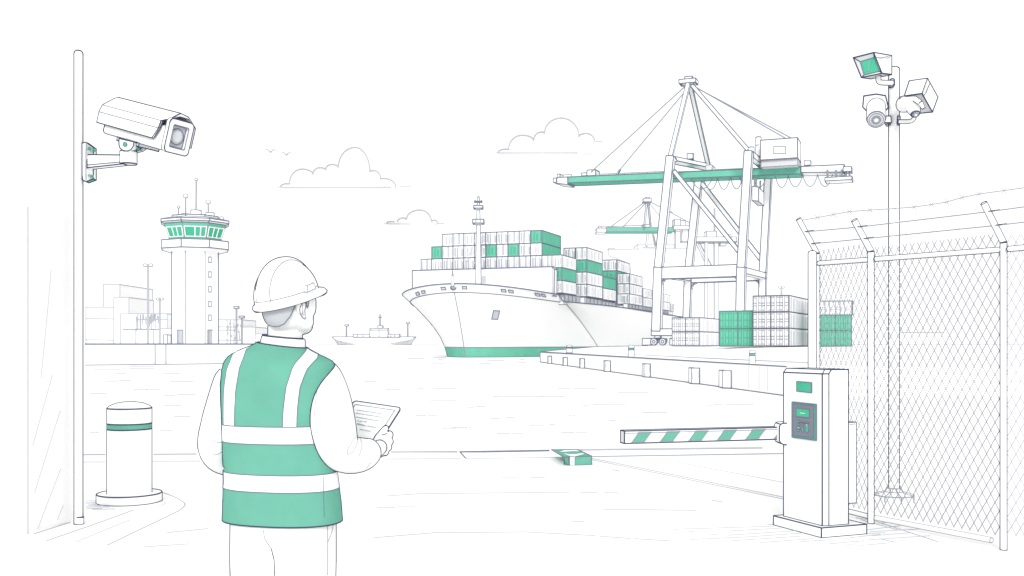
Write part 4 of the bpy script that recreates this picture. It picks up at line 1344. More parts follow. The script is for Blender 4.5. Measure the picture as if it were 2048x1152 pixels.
# ---- big bollard
b = G(259, 1003); s = b.y / F
bol = thing('bollard', 'stout white bollard with a green band on a round base, beside the camera pole', 'bollard', b)
p = Part(); p.add(lathe([(61.5 * s, 0), (61.5 * s, 18 * s * .95)], b, 64), 'paper', 'ink', 2.2); p.build('base_ring', bol)
p = Part(); r = 42 * s
zt = 1.51 - (816 - 688) * s
zb1, zb0 = 1.51 - (846.5 - 688) * s, 1.51 - (857.5 - 688) * s
p.add(lathe([(r, .06), (r, zb0), ], (b.x, b.y, 0), 64), 'paper', 'ink', 2.2)
p.add(lathe([(r, zb1), (r, zt)], (b.x, b.y, 0), 64), 'paper', 'ink', 2.2)
p.build('post', bol)
p = Part(); p.add(lathe([(r * 1.004, zb0), (r * 1.004, zb1)], (b.x, b.y, 0), 64), 'green', 'ink2', 1.9); p.build('band', bol)
p = Part(); p.add(lathe([(r * 1.002, zt), (r * .9, zt + .02), (r * .6, zt + .045), (r * .3, zt + .055), (.002, zt + .058)], (b.x, b.y, 0), 64), 'paper', 'ink', 2.2, ang=60, sharp=False)
p.line([Vector((b.x + r * math.cos(a), b.y + r * math.sin(a), zt)) for a in [math.pi * (1 + k / 30) for k in range(31)]], 1.7, 'ink3')
p.build('cap', bol)

# ---- gate cabinet with barrier arm
cab0 = G(1643, 1076)
e1 = Vector((-.374, .9274, 0)); e2 = Vector((.9274, .374, 0))
gate = thing('barrier_cabinet', 'white barrier gate cabinet with green keypad panel, standing on a low plinth', 'gate cabinet', cab0)
p = Part()
def gp(a, c, z):
    q = cab0 + e1 * a + e2 * c
    return Vector((q.x, q.y, z))
def slab(a0, a1, c0, c1, z0, z1):
    return hexa([gp(a0, c0, z0), gp(a0, c1, z0), gp(a1, c1, z0), gp(a1, c0, z0), gp(a0, c0, z1), gp(a0, c1, z1), gp(a1, c1, z1), gp(a1, c0, z1)])
p.add(slab(0, .61, 0, .44, 0, .078), 'paper', 'ink', 2.2); p.build('plinth', gate)
p = Part()
a0, a1, c0, c1 = .065, .555, .06, .305
fpoly = [(a0, c0 + .0), (a1, c0), (a1, c1), (a0 - .01, c1), (a0 - .01, c0 + .055)]
ring = lambda z, k=0: [gp(a, c, z) for a, c in fpoly]
ztop = 1.308
ringt = [gp(a0 + .008, c0 + .03, ztop), gp(a1, c0 + .03, ztop), gp(a1, c1, ztop), gp(a0 - .01, c1, ztop), gp(a0 - .01, c0 + .08, ztop)]
p.add(loft([ring(.078), ring(1.275), ringt]), 'paper', 'ink', 2.2, ang=12)
p.seg(gp(a0 - .01, c0 + .055, .08), gp(a0 - .01, c0 + .055, 1.275), 2.0, 'ink'); body = p.build('housing', gate)
FO = gp(a0, c0, 0)
def fpt(x, y, off=0.0):
    return on_wall(x, y, FO, e1) - e2 * off
def plate(name, pts, m, off, th, ink='ink', w=1.8, parent=None):
    p = Part(); p.add(prism([fpt(x, y, off + th) for x, y in pts], e2 * th), m, ink, w); return p.build(name, parent or gate)
plate('sign_plate', [(1595, 763), (1624, 765.5), (1624, 785.3), (1595, 782)], 'green_deep', 0, .008, 'ink2', 1.8)
kp = plate('keypad_panel', [(1586.5, 804), (1633.5, 809), (1633.5, 880.5), (1586.5, 874)], 'green_deep', 0, .012, 'ink2', 1.9)
plate('keypad_face', [(1589.5, 807.5), (1630, 812), (1630, 876), (1589.5, 870.5)], 'grey4', .012, .004, 'ink2', 1.5, kp)
plate('screen', [(1596.5, 816), (1622.5, 819), (1622.5, 835.2), (1596.5, 832.5)], 'green_deep', .016, .003, 'ink2', 1.5, kp)
plate('painted_glint', [(1604, 825.3), (1614, 826.3), (1614, 827.3), (1604, 826.3)], 'paper', .019, .001, None, 1, kp)  # glint painted on as a thin white bar
# worn key marks
kr = [((1597.5, 840.5), (1603, 842), (1603, 844.5), (1597.5, 843.5)), ((1599.5, 846.5), (1603, 847), (1602.5, 850), (1599.5, 849.5)),
      ((1598.5, 852), (1603.5, 853), (1604, 858), (1598.5, 857.5)), ((1598, 859), (1603, 859.5), (1602, 862.5), (1598, 862)),
      ((1608, 846.5), (1611, 846.8), (1610.5, 849.5), (1608.5, 849)), ((1608.3, 854), (1610.5, 854), (1611, 862.5), (1609.5, 864), (1608, 861)),
      ((1616, 843.8), (1621, 844.5), (1621, 846.5), (1616, 845.8)), ((1616, 848), (1621, 849), (1620.5, 863), (1618, 865.5), (1615.5, 862)), ((1604, 843.2), (1614.5, 844.8), (1614.5, 845.8), (1604, 844.2))]
for k in kr:
    plate('key', list(k), 'green_deep' if k[0][0] > 1606 else 'green_far', .016, .004, 'ink2', 1.0, kp)
plate('key', [(1616.3, 848.3), (1619, 848.6), (1617.8, 851), (1616.3, 850.6)], 'grey1', .0205, .001, None, 1, kp)
p = Part()
p.add(slab(.072, .30, c1, c1 + .095, .24, .885), 'paper', 'ink2', 2.0); p.line([gp(.069, c1 + .03, .868), gp(.069, c1 + .08, .871)], 1.5, 'ink4')
p.build('side_box', gate)
# hub
m0 = W(1571, 868.5, 8.52)
p = Part()
hp = [(1559, 853), (1561.5, 848.5), (1567, 846.5), (1580, 846.5), (1580, 890), (1567, 889), (1561.5, 886), (1559, 881)]
p.add(prism([W(x, y, 8.47) for x, y in hp], (0, .16, 0)), 'paper', 'ink', 2.0); p.build('hub', gate)
A0, A1 = W(1249, 872.8, 8.2), W(1567, 868, 8.58)
ad = (A1 - A0).normalized(); ad.z = 0; ad.normalize()
an = Vector((ad.y, -ad.x, 0))
if an.y > 0:
    an = -an
ah, at = 24.5 * 8.3 / F, .085
zc = (A0.z + A1.z) / 2
A0.z = A1.z = zc
L = (A1 - A0).length
def ap(x, off, z):
    return A0 + ad * x - an * off + Vector((0, 0, z))
p = Part()
p.add(hexa([ap(0, 0, -ah / 2), ap(L, 0, -ah / 2), ap(L, at, -ah / 2), ap(0, at, -ah / 2), ap(0, 0, ah / 2), ap(L, 0, ah / 2), ap(L, at, ah / 2), ap(0, at, ah / 2)]),
      ['paper', 'paper', 'paper', 'paper', 'paper', 'grey1'], 'ink', 2.2)
p.line([ap(0, -.001, ah / 2 - .018), ap(L, -.001, ah / 2 - .018)], 1.5, 'ink3')
def ax(px):
    return (on_wall(px, 870, A0, ad) - A0).dot(ad)
for k in range(6):
    x0 = 1263 + 57 * k; x1 = x0 + 25; sh = 14.5
    q = [(x0, -1), (x1, -1), (x1 + sh, 1), (x0 + sh, 1)]
    if k == 5:
        q = [(x0, -1), (1564.5, -1), (1564.5, 1), (x0 + sh, 1)]
    pts = [ap(ax(x), .0025, z * ah / 2 * .80 - .004) - ad * 0 + an * .005 for x, z in q]
    p.add(prism(pts, -an * .0024), 'green', 'ink3', 1.5)
p.build('barrier_arm', gate, label='horizontal white boom arm with slanted green stripes')

# ---- green kerb block
b0 = G(1135, 931)
blk = thing('kerb_block', 'small green block with white patches lying at the quay edge', 'kerb block', b0)
dz = .112; zf = b0.y
def gxz(px, py, z):
    return G(px, py, z)
fl, fr_ = G(1137, 931.2), G(1183, 929.8)
fl2 = Vector((fl.x, fl.y, dz)); fr2 = Vector((fr_.x, fr_.y, dz))
bk0, bk1 = gxz(1103, 899.5, dz * .96), gxz(1155, 899, dz * .96)
lf = G(1128.5, 929, 0); lf2 = gxz(1128.5, 914.5, dz)
p = Part()
bkm = bk0.lerp(bk1, .62)
V = [lf, fl, fr_, Vector((bk1.x, bk1.y, 0)), Vector((bkm.x, bkm.y, 0.0)), lf2, fl2, fr2, bk1, bk0]
p.add((V, [(4, 3, 2, 1, 0), (5, 6, 7, 8, 9), (0, 1, 6, 5), (1, 2, 7, 6), (2, 3, 8, 7), (3, 4, 9, 8), (4, 0, 5, 9)]), 'green', 'ink2', 2.0)
p.build('block', blk)
def tp(px, py):
    return gxz(px, py, dz + .003)
p = Part()
p.add(prism([tp(1120, 903.2), tp(1128, 900.6), tp(1150, 900), tp(1154.5, 900.6), tp(1158, 902.4), tp(1150, 901.8), tp(1135, 902.6)], (0, 0, -.003)), 'paper', None)
p.add(prism([tp(1127, 906.6), tp(1138, 908.3), tp(1153, 908.0), tp(1165, 906.2), tp(1168, 907.4), tp(1155, 911), tp(1150, 912.8), tp(1141, 911.6)], (0, 0, -.003)), 'paper', None)
p.build('white_patch', blk)
p = Part()
q = [fl.lerp(fr_, .06), fl.lerp(fr_, .27), fl2.lerp(fr2, .27), fl2.lerp(fr2, .06)]
p.add(prism([v + Vector((0, -.004, 0)) for v in q], (0, .003, 0)), 'paper', 'ink3', 1.5); p.build('white_band', blk)
p = Part()

# ---- wire fence
PT = [('a', G(1634.5, 1019)), ('b', G(1742, 1047)), ('c', G(2007, 1100))]
dirn = (PT[2][1] - PT[1][1]).normalized()
PD = PT[2][1] + dirn * 1.25
fence = thing('wire_fence', 'chain-link fence with angled post tops and barbed wire on the right', 'fence', PT[1][1])
tops = {}
p = Part(); q = G(1624.6, 1022); s = q.y / F
p.add(lathe([(7.6 * s, 0), (7.6 * s, W(0, 506, q.y).z), (6.5 * s, W(0, 503.5, q.y).z), (3 * s, W(0, 502, q.y).z)], q, 32), 'paper', 'ink', 2.2, ang=60, sharp=False); p.build('end_post', fence)
for (k, g), rpx, yt, (xe, ye) in zip(PT, (4.6, 5.6, 5.8), (507, 503, 485), ((1597, 438), (1708.5, 440.5), (1967.5, 406))):
    s = g.y / F; r = rpx * s
    px = 1024 + g.x / g.y * F
    t = W(px, yt, g.y)
    p = Part(); p.add(cyl(g, t, r, n=32), 'paper', 'ink', 2.2); po = p.build('post', fence)
    e = W(xe, ye, g.y - .05)
    tops[k] = (t, e)
    p = Part(); tg = tube(smooth([t + Vector((0, 0, -.05)), t, t.lerp(e, .12), e], 4), [r * .98] * 13, 24); p.add(tg, 'paper', 'ink', 2.1, sharp=False); p.line(tg[0][-24:], 1.2, 'ink', True); p.build('arm', po)
def ztop_at(q):
    return 2.17
def panel(name, P, Q, z0, z1, w, ink, rad):
    """woven wire between two posts"""
    p = Part(); u = (Q - P).normalized(); P = P + u * .03; Q = Q - u * .03; L = (Q - P).length
    cw, ch = .072, .118
    kslope = ch / cw
    H = z1 - z0
    hr = random.Random(2)
    for sgn in (1, -1):
        n0 = int(-H / ch) - 1; n1 = int(L / cw) + int(H / ch) + 2
        for i in range(n0, n1):
            x_at = lambda z: i * cw + sgn * (z - z0) / kslope
            za, zb = z0, z1
            xa, xb = x_at(za), x_at(zb)
            lo, hi = 0.0, 1.0
            if xa != xb:
                t0, t1 = sorted(((0 - xa) / (xb - xa), (L - xa) / (xb - xa)))
                lo, hi = max(lo, t0), min(hi, t1)
            if hi - lo < .02:
                continue
            m = max(1, int((hi - lo) * H / .35))
            prev = None
            for k in range(m + 1):
                t = lo + (hi - lo) * k / m
                x = xa + (xb - xa) * t; z = za + (zb - za) * t
                j = Vector(((hr.random() - .5) * .006, .004 * sgn, (hr.random() - .5) * .006)) if 0 < k < m else Vector((0, .004 * sgn, 0))
                c = P + u * x + Vector((0, 0, z)) + j
                if prev is not None:
                    p.seg(prev, c, w, ink)
                prev = c
    return p.build(name, fence)
pa, pb, pc = PT[0][1], PT[1][1], PT[2][1]
zr = {'a': W(1640, 527, pa.y).z, 'b': W(1743, 519, pb.y).z, 'c': W(2007, 499, pc.y).z}
panel('wire_mesh', pa, pb, .10, 2.36, 1.2, 'wire', 0)
panel('wire_mesh', pb, pc, .10, 2.32, 1.45, 'wire', 0)
panel('wire_mesh', pc, PD, .12, 2.30, 1.3, 'ink4', 0)
def fr(name, P, Q, r, w=2.0, ink='ink'):
    p = Part(); p.add(cyl(P, Q, r, n=24), 'paper', ink, w); p.build(name, fence)
u1 = (pb - pa).normalized()
fr('top_rail', Vector((pa.x, pa.y, zr['a'])) + u1 * .02, Vector((pb.x, pb.y, zr['b'])), .018)
fr('top_rail', Vector((pb.x, pb.y, zr['b'])) + dirn * .05, Vector((pc.x, pc.y, zr['c'])), .018)
fr('top_rail', Vector((pc.x, pc.y, zr['c'])) + dirn * .04, Vector((PD.x, PD.y, zr['c'])), .018)
fr('bottom_rail', Vector((pa.x, pa.y, .055)), Vector((pb.x, pb.y, .055)), .018)
fr('bottom_rail', Vector((pb.x, pb.y, .055)) + dirn * .05, Vector((pc.x, pc.y, .055)) - dirn * .10, .018, 1.6, 'ink3')
for t, tt, ink in ((.98, None, 'ink4'), (.5, (.63, .78, .78), 'ink3'), (.2, (.28, .41, .43), 'ink3')):
    pts = []
    for i_, k in enumerate('abc'):
        a, e = tops[k]
        pts.append(a.lerp(e, tt[i_] if tt else t))
    pts.append(pts[2] + (pts[2] - pts[1]) * 1.1 + Vector((0, 0, .02)))
    p = Part()
    hr = random.Random(int(t * 100))
    if t > .9:      # the loose top strand, with barbs
        scr = [(1601, 441), (1635, 435), (1667, 429), (1699, 423), (1740, 420), (1790, 417), (1828, 414), (1863, 409), (1893, 404), (1924, 395), (1958, 388), (2008, 381), (2060, 374)]
        pts = []
        for x, y in scr:
            dpt = 9.58 - (x - 1601) / 366 * 2.13
            pts.append(W(x, y, dpt))
    p.line(pts, 1.6, ink)
    barbs = pts[1:-1] if t > .9 else []
    if t < .9:
        for a, b_, n in ((pts[1], pts[2], 3),):
            for i in range(1, n + 1):
                barbs.append(a.lerp(b_, i / (n + 1) * .8 + .15))
    for c in barbs:
        s_ = (.027 if t > .9 else .014) * c.y / 8.5
        for dx, dz_ in ((1, 1), (1, -1)) if t > .9 else ((.3, 1),):
            p.seg(c - Vector((dx, .2, dz_)) * s_ * .8, c + Vector((dx, .2, dz_)) * s_ * .8, 1.1, 'ink4')
    p.build('barbed_wire', fence)
    for i_, k in enumerate('abc'):
        if t < .9:
            p = Part(); a, e = tops[k]; c = a.lerp(e, tt[i_]); p.seg(c - Vector((.02, .05, .003)), c + Vector((.06, -.05, .008)), 1.7, 'ink'); p.build('wire_clip', fence)

# ---- light mast behind the fence
b = G(1788, 1001); s = b.y / F
mast = thing('light_mast', 'tall white steel mast on a round footing behind the fence, carrying lamps and a camera', 'light mast', b)
p = Part(); p.add(lathe([(9.7 * s, 0), (9.7 * s, W(0, 139, b.y).z), (8.5 * s, W(0, 136.5, b.y).z), (5 * s, W(0, 135, b.y).z)], b, 40), 'paper', 'ink', 2.7, ang=60, sharp=False)
p.build('mast', mast)
p = Part(); p.add(lathe([(40 * s, -.02), (40 * s, .055), (18 * s, .085), (14 * s, .12)], b, 8), 'paper', 'ink3', 1.8, ang=10); p.build('footing', mast)
DM = b.y
def pipe(name, pts, rpx, parent, d=None, ink='ink'):
    p = Part(); q = smooth(pts, 5); p.add(tube(q, [rpx * s] * len(q), 20), 'paper', ink, 2.0); return p.build(name, parent)
# floodlight facing the quay
fl_ = thing('floodlight', 'boxy white floodlight with green glass at the top of the mast', 'floodlight', W(1770, 165, DM))
A_, B_, C_, E_ = W(1706.5, 115.5, 9.55), W(1747.5, 105, 9.45), W(1764, 146.5, 9.38), W(1722.8, 155, 9.48)
Ab, Bb, Cb, Eb = W(1746, 117, 9.9), W(1783, 111.2, 9.8), W(1783, 149, 9.75), W(1741.5, 157.5, 9.72)
p = Part()
def ins(u, v, k=0.0):
    q = A_.lerp(B_, u).lerp(E_.lerp(C_, u), v)
    return q + Vector((.10, .30, 0)) * k
I = [ins(.27, .24, .10), ins(.97, .20, .10), ins(.95, .88, .06), ins(.19, .90, .06)]
V = [A_, B_, C_, E_, Ab, Bb, Cb, Eb] + I
p.add((V, [(4, 5, 1, 0), (5, 6, 2, 1), (6, 7, 3, 2), (7, 4, 0, 3), (7, 6, 5, 4), (0, 1, 9, 8), (1, 2, 10, 9), (2, 3, 11, 10), (3, 0, 8, 11)]),
      ['paper', 'paper', 'grey1', 'paper', 'paper', 'grey1', 'paper', 'paper', 'grey1'], 'ink', 2.2, ang=3)  # greyed underside and inner bevels paint shade onto the white housing
p.line([W(1753, 115, 9.45), W(1762, 115.6, 9.5), W(1776, 113, 9.66)], 1.5, 'ink3'); p.line([W(1773.5, 118, 9.66), W(1781, 112.5, 9.75)], 1.5, 'ink3')
p.build('housing', fl_)
nI = (I[1] - I[0]).cross(I[3] - I[0]).normalized()
if nI.dot(EYE - I[0]) < 0:
    nI = -nI
p = Part(); p.add(prism([v + nI * .006 for v in I], -nI * .004), 'green_deep', 'ink2', 1.8, ang=3)
g0 = [I[0].lerp(I[1], u).lerp(I[3].lerp(I[2], u), v) + nI * .009 for u, v in ((.5, .2), (.72, .14), (.35, .85), (.22, .8))]
p.add(prism(g0, -nI * .002), 'green', None); p.build('lens', fl_)  # paler slanted streak painted on the glass as a reflection
pipe('bracket', [W(1757, 152, 9.6), W(1757, 161, 9.6), W(1761, 164.5, 9.62), W(1770, 165.5, 9.68), W(1785, 166, 9.72)], 4.3, fl_)
p = Part(); p.add(prism([W(x, y, DM - .06) for x, y in ((1780, 174.5), (1787, 173), (1789, 170), (1789, 159), (1787, 157.5), (1783, 157.5), (1781, 160))], (0, .03, 0)), 'grey1', 'ink', 1.7, ang=40); p.build('clamp', fl_)
# round camera lower left
dc = thing('dome_camera', 'white round-bodied camera under a square hood on the left of the mast', 'security camera', W(1776, 238, DM))
p = Part()
hv = [W(1727.5, 192, DM + .1), W(1752, 188.5, DM - .05), W(1771, 191.5, DM + .1), W(1776.5, 214.5, DM + .02), W(1770, 223.5, DM), W(1734, 223.5, DM), W(1725.5, 214, DM + .02)]
cen = sum(hv, Vector()) / 7
p.add(prism([W(1727.5, 192, 9.7), W(1725.5, 214, 9.7), W(1734, 223, 9.7), W(1770, 223, 9.7), W(1776.5, 214.5, 9.7), W(1771, 191.5, 9.7), W(1752, 188.3, 9.7)], (.073, .2, .05)), 'paper', 'ink', 2.0, ang=20)
p.build('hood', dc)
p = Part()
ax0, ax1 = W(1752, 213, 9.60), W(1752.5, 238.5, 9.40)
axd = (ax1 - ax0).normalized(); rb = 17.5 * 9.45 / F
p.add(lathe([(rb * .55, -.05), (rb * .85, -.03), (rb, .0), (rb * 1.02, (ax1 - ax0).length - .02), (rb * .97, (ax1 - ax0).length)], ax0, 48, axd), 'paper', 'ink', 2.0, ang=50, sharp=False)
cb = p.build('body', dc)
p = Part(); p.add(lathe([(rb * .97, -.004), (rb * .97, .006), (rb * .80, .008)], ax1, 48, axd), 'paper', 'ink2', 1.7, ang=80); p.add(cyl(ax1 + axd * .0, ax1 + axd * .012, rb * .78, n=40), 'grey1', 'ink2', 1.2)
p.build('ring', dc)
p = Part()
for r_, m, z in ((.50, 'grey3', .016), (.33, 'grey2', .02), (.20, 'paper', .024)):
    p.add(cyl(ax1 + axd * .01, ax1 + axd * z, rb * r_, n=32), m, 'ink3' if r_ > .3 else None, 1.0)
p.build('lens', dc)
p = Part(); p.add(beam(W(1764, 239.5, DM - .1), W(1778, 239.5, DM - .05), 10 * s, 13 * s), 'paper', 'ink', 1.8); p.build('bracket', dc)
p = Part(); p.add(prism([W(x, y, DM - .04) for x, y in ((1775.5, 247), (1778, 250), (1780.5, 249), (1780.5, 232), (1777.5, 231.5), (1777, 236))], (0, .06, 0)), 'grey1', 'ink', 1.6, ang=40); p.build('clamp', dc)
# lamp turned away on the right
rl = thing('floodlight', 'white box floodlight turned away to the right of the mast', 'floodlight', W(1800, 240, DM))
H = {'a': W(1818.4, 162, 9.62), 'b': W(1855, 156.8, 9.7), 'c': W(1875.7, 194.5, 9.72), 'd': W(1865, 224, 9.66), 'e': W(1838, 226.5, 9.7), 'f': W(1808.5, 192, 9.6), 'n': W(1844, 187, 9.45), 'h': W(1836, 200, 9.95)}
p = Part()
V = [H[k] for k in 'abcdefnh']
p.add((V, [(0, 5, 6, 1), (1, 6, 3, 2), (5, 4, 3, 6), (0, 1, 2, 7), (0, 7, 4, 5), (7, 2, 3, 4)]), ['paper', 'paper', 'grey1', 'paper', 'paper', 'paper'], 'ink', 2.2, ang=5)  # shade below the lamp put in as a grey face
o_ = Vector((0, -.012, 0))
p.line([W(1854, 160.5, 9.66) + o_, W(1845.5, 184, 9.47) + o_], 1.4, 'ink4'); p.line([W(1858.5, 167.5, 9.66) + o_, W(1850.5, 187, 9.5) + o_, W(1847.5, 190.5, 9.48) + o_], 1.8, 'ink2')
p.build('housing', rl)
p = Part()
k0, k1, k2 = W(1806, 208, 9.62), W(1822, 210, 9.5), W(1831, 228, 9.42)
q = smooth([k0, k1, W(1828, 220, 9.45), k2], 6)
p.add(tube(q, [(.072 - .034 * (i / (len(q) - 1)) ** 1.5) for i in range(len(q))], 32), 'paper', 'ink', 1.9, ang=60)
p.add(tube([W(1803, 199, 9.58), W(1829, 197.5, 9.42), W(1841, 206, 9.36), W(1847, 217, 9.36)], [.02, .022, .02, .012], 16), 'paper', 'ink', 1.7)
p.build('swivel', rl)
p = Part()
dk_ = (k2 - W(1826, 218, 9.46)).normalized()
for r_, z in ((.040, -.012), (.03, .0), (.019, .014)):
    p.add(cyl(k2 + dk_ * (z - .012), k2 + dk_ * z, r_, n=28), 'paper', 'ink2', 1.1)
p.build('socket', rl)
pipe('bracket', [W(1828, 229, 9.5), W(1828, 236, 9.55), W(1824, 241, 9.6), W(1815, 243, 9.65), W(1798, 243, 9.72)], 3.3, rl)
p = Part(); p.add(prism([W(x, y, DM - .05) for x, y in ((1794.5, 248), (1797, 250.5), (1800.5, 247), (1800.5, 233), (1797, 231.5), (1795.5, 233))], (0, .06, 0)), 'grey1', 'ink', 1.6, ang=40); p.build('clamp', rl)
# ================================================================ PERSON
PD_ = 3.79
PY = lambda y: 1.51 - (y - 688) * PD_ / F
def P3(x, y, dy=0.0):
    return W(x, y, PD_ + dy)
feet = Vector((W(566, 688, PD_).x, PD_, 0))
man = thing('person', 'worker seen from behind in white hard hat and green vest, holding a tablet', 'person', feet)
YAW = math.radians(15)
TR, TF = Vector((math.cos(YAW), -math.sin(YAW), 0)), Vector((math.sin(YAW), math.cos(YAW), 0))
def remesh(geos, voxel, it):
    V = []; Fc = []
    for v, f in geos:
        k = len(V); V += [tuple(x) for x in v]; Fc += [tuple(k + i for i in q) for q in f]
    me = bpy.data.meshes.new('tmp'); me.from_pydata(V, [], Fc); me.update()
    o = bpy.data.objects.new('tmp', me); COL.objects.link(o)
    m = o.modifiers.new('r', 'REMESH'); m.mode = 'VOXEL'; m.voxel_size = voxel
    s_ = o.modifiers.new('s', 'SMOOTH'); s_.factor = .5; s_.iterations = it
    dg = bpy.context.evaluated_depsgraph_get(); ev = o.evaluated_get(dg); r = ev.to_mesh()
    out = [Vector(v.co) for v in r.vertices], [tuple(p.vertices) for p in r.polygons]
    ev.to_mesh_clear(); bpy.data.objects.remove(o); bpy.data.meshes.remove(me)
    return out
def hit(px, py, V, Fc):
    """first point of a surface on a sight line"""
    A = np.array([tuple(v) for v in V]); T = np.array([(f[0], f[i], f[i + 1]) for f in Fc if len(f) <= 8 for i in range(1, len(f) - 1)])
    o = np.array(EYE); d = np.array(W(px, py, 1.0)) - o
    e1_ = A[T[:, 1]] - A[T[:, 0]]; e2_ = A[T[:, 2]] - A[T[:, 0]]
    h = np.cross(d, e2_); a = (e1_ * h).sum(1); a[np.abs(a) < 1e-14] = 1e-14
    s_ = o - A[T[:, 0]]; u = (s_ * h).sum(1) / a; q = np.cross(s_, e1_); v = (d * q).sum(1) / a; t = (e2_ * q).sum(1) / a
    ok = (u >= -1e-6) & (v >= -1e-6) & (u + v <= 1 + 1e-6) & (t > .1)
    return Vector(o + d * t[ok].min()) if ok.any() else None
def decal(p, pts, geo, w, ink, sub=5):
    q = [hit(x, y, *geo) for x, y in (smooth(pts, sub) if len(pts) > 2 else [(pts[0][0] + (pts[1][0] - pts[0][0]) * k / 8, pts[0][1] + (pts[1][1] - pts[0][1]) * k / 8) for k in range(9)])]
    for a, b in zip(q, q[1:]):
        if a is not None and b is not None and (a - b).length < .06:
            p.seg(a, b, w, ink)
def sell(c, r, f, a, b, n=40, pw=2.3, tilt=0.0, R=TR, Fw=TF):
    out = []
    for i in range(n):
        t = 2 * math.pi * i / n
        ct, st = math.cos(t), math.sin(t)
        x = a * math.copysign(abs(ct) ** (2 / pw), ct); y = b * math.copysign(abs(st) ** (2 / pw), st)
        out.append(c + R * x + Fw * y + Vector((0, 0, tilt * x)))
    return out

# ---- torso profile shared by vest, shirt and body: (y in picture, centre, half width, half depth, tilt)
PROF = [(1040, 565, .226, .150, 0), (1000, 564, .221, .147, 0), (945, 561, .215, .140, 0), (900, 557, .210, .138, 0), (850, 553.5, .206, .140, 0), (800, 552, .208, .143, 0),
        (765, 553, .213, .140, -.01), (742, 556, .214, .130, -.02), (727, 558.5, .211, .118, -.03), (719, 560, .203, .108, -.04), (712, 561, .182, .10, -.06), (703, 562.5, .142, .09, -.08), (695, 564, .105, .08, -.10), (690, 564.5, .092, .078, -.12)]
def prof(y):
    ys = [q[0] for q in PROF][::-1]
    return [float(np.interp(y, ys, [q[k] for q in PROF][::-1])) for k in range(1, 5)]
def tc(y, cx):
    return Vector((W(cx, 688, PD_).x, PD_, PY(y)))

# ---- vest
yb = [850, 885, 945, 978]            # white band edges at torso centre depth
near = lambda z: None
def y_of_z(z):
    return 688 + (1.51 - z) * F / PD_
def z_near(y):                        # height that shows at y on the near face of the back
    return 1.51 - (y - 688) * (PD_ - .135) / F
BZ = [z_near(y) for y in (854, 889, 951, 985)]
rows = sorted(set([y_of_z(z) for z in BZ] + [1040, 1020, 1000, 965, 930, 910, 870, 830, 810, 790, 770, 755, 742, 734, 727, 722, 718, 714, 709, 703, 698, 694, 690]), reverse=True)
bandy = [y_of_z(z) for z in BZ]
stl = {'lo': [(702, 484), (710, 467), (739, 453.6), (778, 447.5), (819, 446.7), (850, 447), (1050, 447)], 'li': [(690, 500), (699, 494.5), (736, 478.6), (778, 471), (819, 469), (850, 469), (1050, 469)],
       'ri': [(690, 615), (699, 609), (730, 585.6), (772, 571.7), (819, 565.6), (857, 565), (1050, 565)], 'ro': [(692, 655), (702, 641), (708, 636), (736, 613), (772, 599.4), (819, 594), (858, 593), (1050, 593)]}
def xs_at(k, y):
    t = stl[k]
    return float(np.interp(y, [q[0] for q in t], [q[1] for q in t]))
def ring_pt(y, th):
    cx, a, b, ti = prof(y); pw = 2.3
    st, ct = math.sin(th), math.cos(th)          # th 0 = middle of the back, + to the right
    x = a * math.copysign(abs(st) ** (2 / pw), st); yy = -b * math.copysign(abs(ct) ** (2 / pw), ct)
    hem = 0.0
    return tc(y, cx) + TR * x + TF * yy + Vector((0, 0, ti * x + hem))
def th_for(y, px):
    lo, hi = math.radians(-84), math.radians(99)
    for _ in range(40):
        m = (lo + hi) / 2
        if proj(ring_pt(y, m))[0] < px:
            lo = m
        else:
            hi = m
    return (lo + hi) / 2
rings = []; colz = []
NSEG = (16, 4, 14, 4, 16)
for y in rows:
    t = [th_for(y, xs_at(k, y)) for k in ('lo', 'li', 'ri', 'ro')]
    e = [-math.pi] + t + [math.pi]
    ring = []
    for k in range(5):
        for i in range(NSEG[k]):
            ring.append(ring_pt(y, e[k] + (e[k + 1] - e[k]) * i / NSEG[k]))
    rings.append(ring)
V, Fc = loft(rings, caps=False)
n = len(rings[0]); zone = [k for k in range(5) for _ in range(NSEG[k])]
M = []
for k in range(len(rows) - 1):
    ym = (rows[k] + rows[k + 1]) / 2
    inband = bandy[0] < ym < bandy[1] or bandy[2] < ym < bandy[3]
    for i in range(n):
        M.append('paper' if inband or (zone[i] in (1, 3) and ym < bandy[0] + .1) else 'green')
vest_geo = (V, Fc)
p = Part(); p.add((V, Fc), M, None, shade=True)
p.contour(V, Fc, None, 'ink', 2.3)
p.line(rings[0], 2.3, 'ink', True)
p.line(rings[-1], 2.2, 'ink', True)
st_i = [sum(NSEG[:k]) for k in range(1, 5)]
for k, y in enumerate(rows):
    for q in bandy:
        if abs(y - q) < 1e-6:
            p.line(rings[k], 1.8, 'ink3' if False else 'ink2', True)
for j, i in enumerate(st_i):
    seg_ = [rings[k][i] for k in range(len(rows)) if rows[k] <= bandy[0] + 1e-6]
    p.line(seg_, 1.7, 'ink2')
decal(p, [(646, 952), (647.5, 1000), (648.5, 1034)], vest_geo, 1.4, 'ink2')
vest = p.build('vest', man)

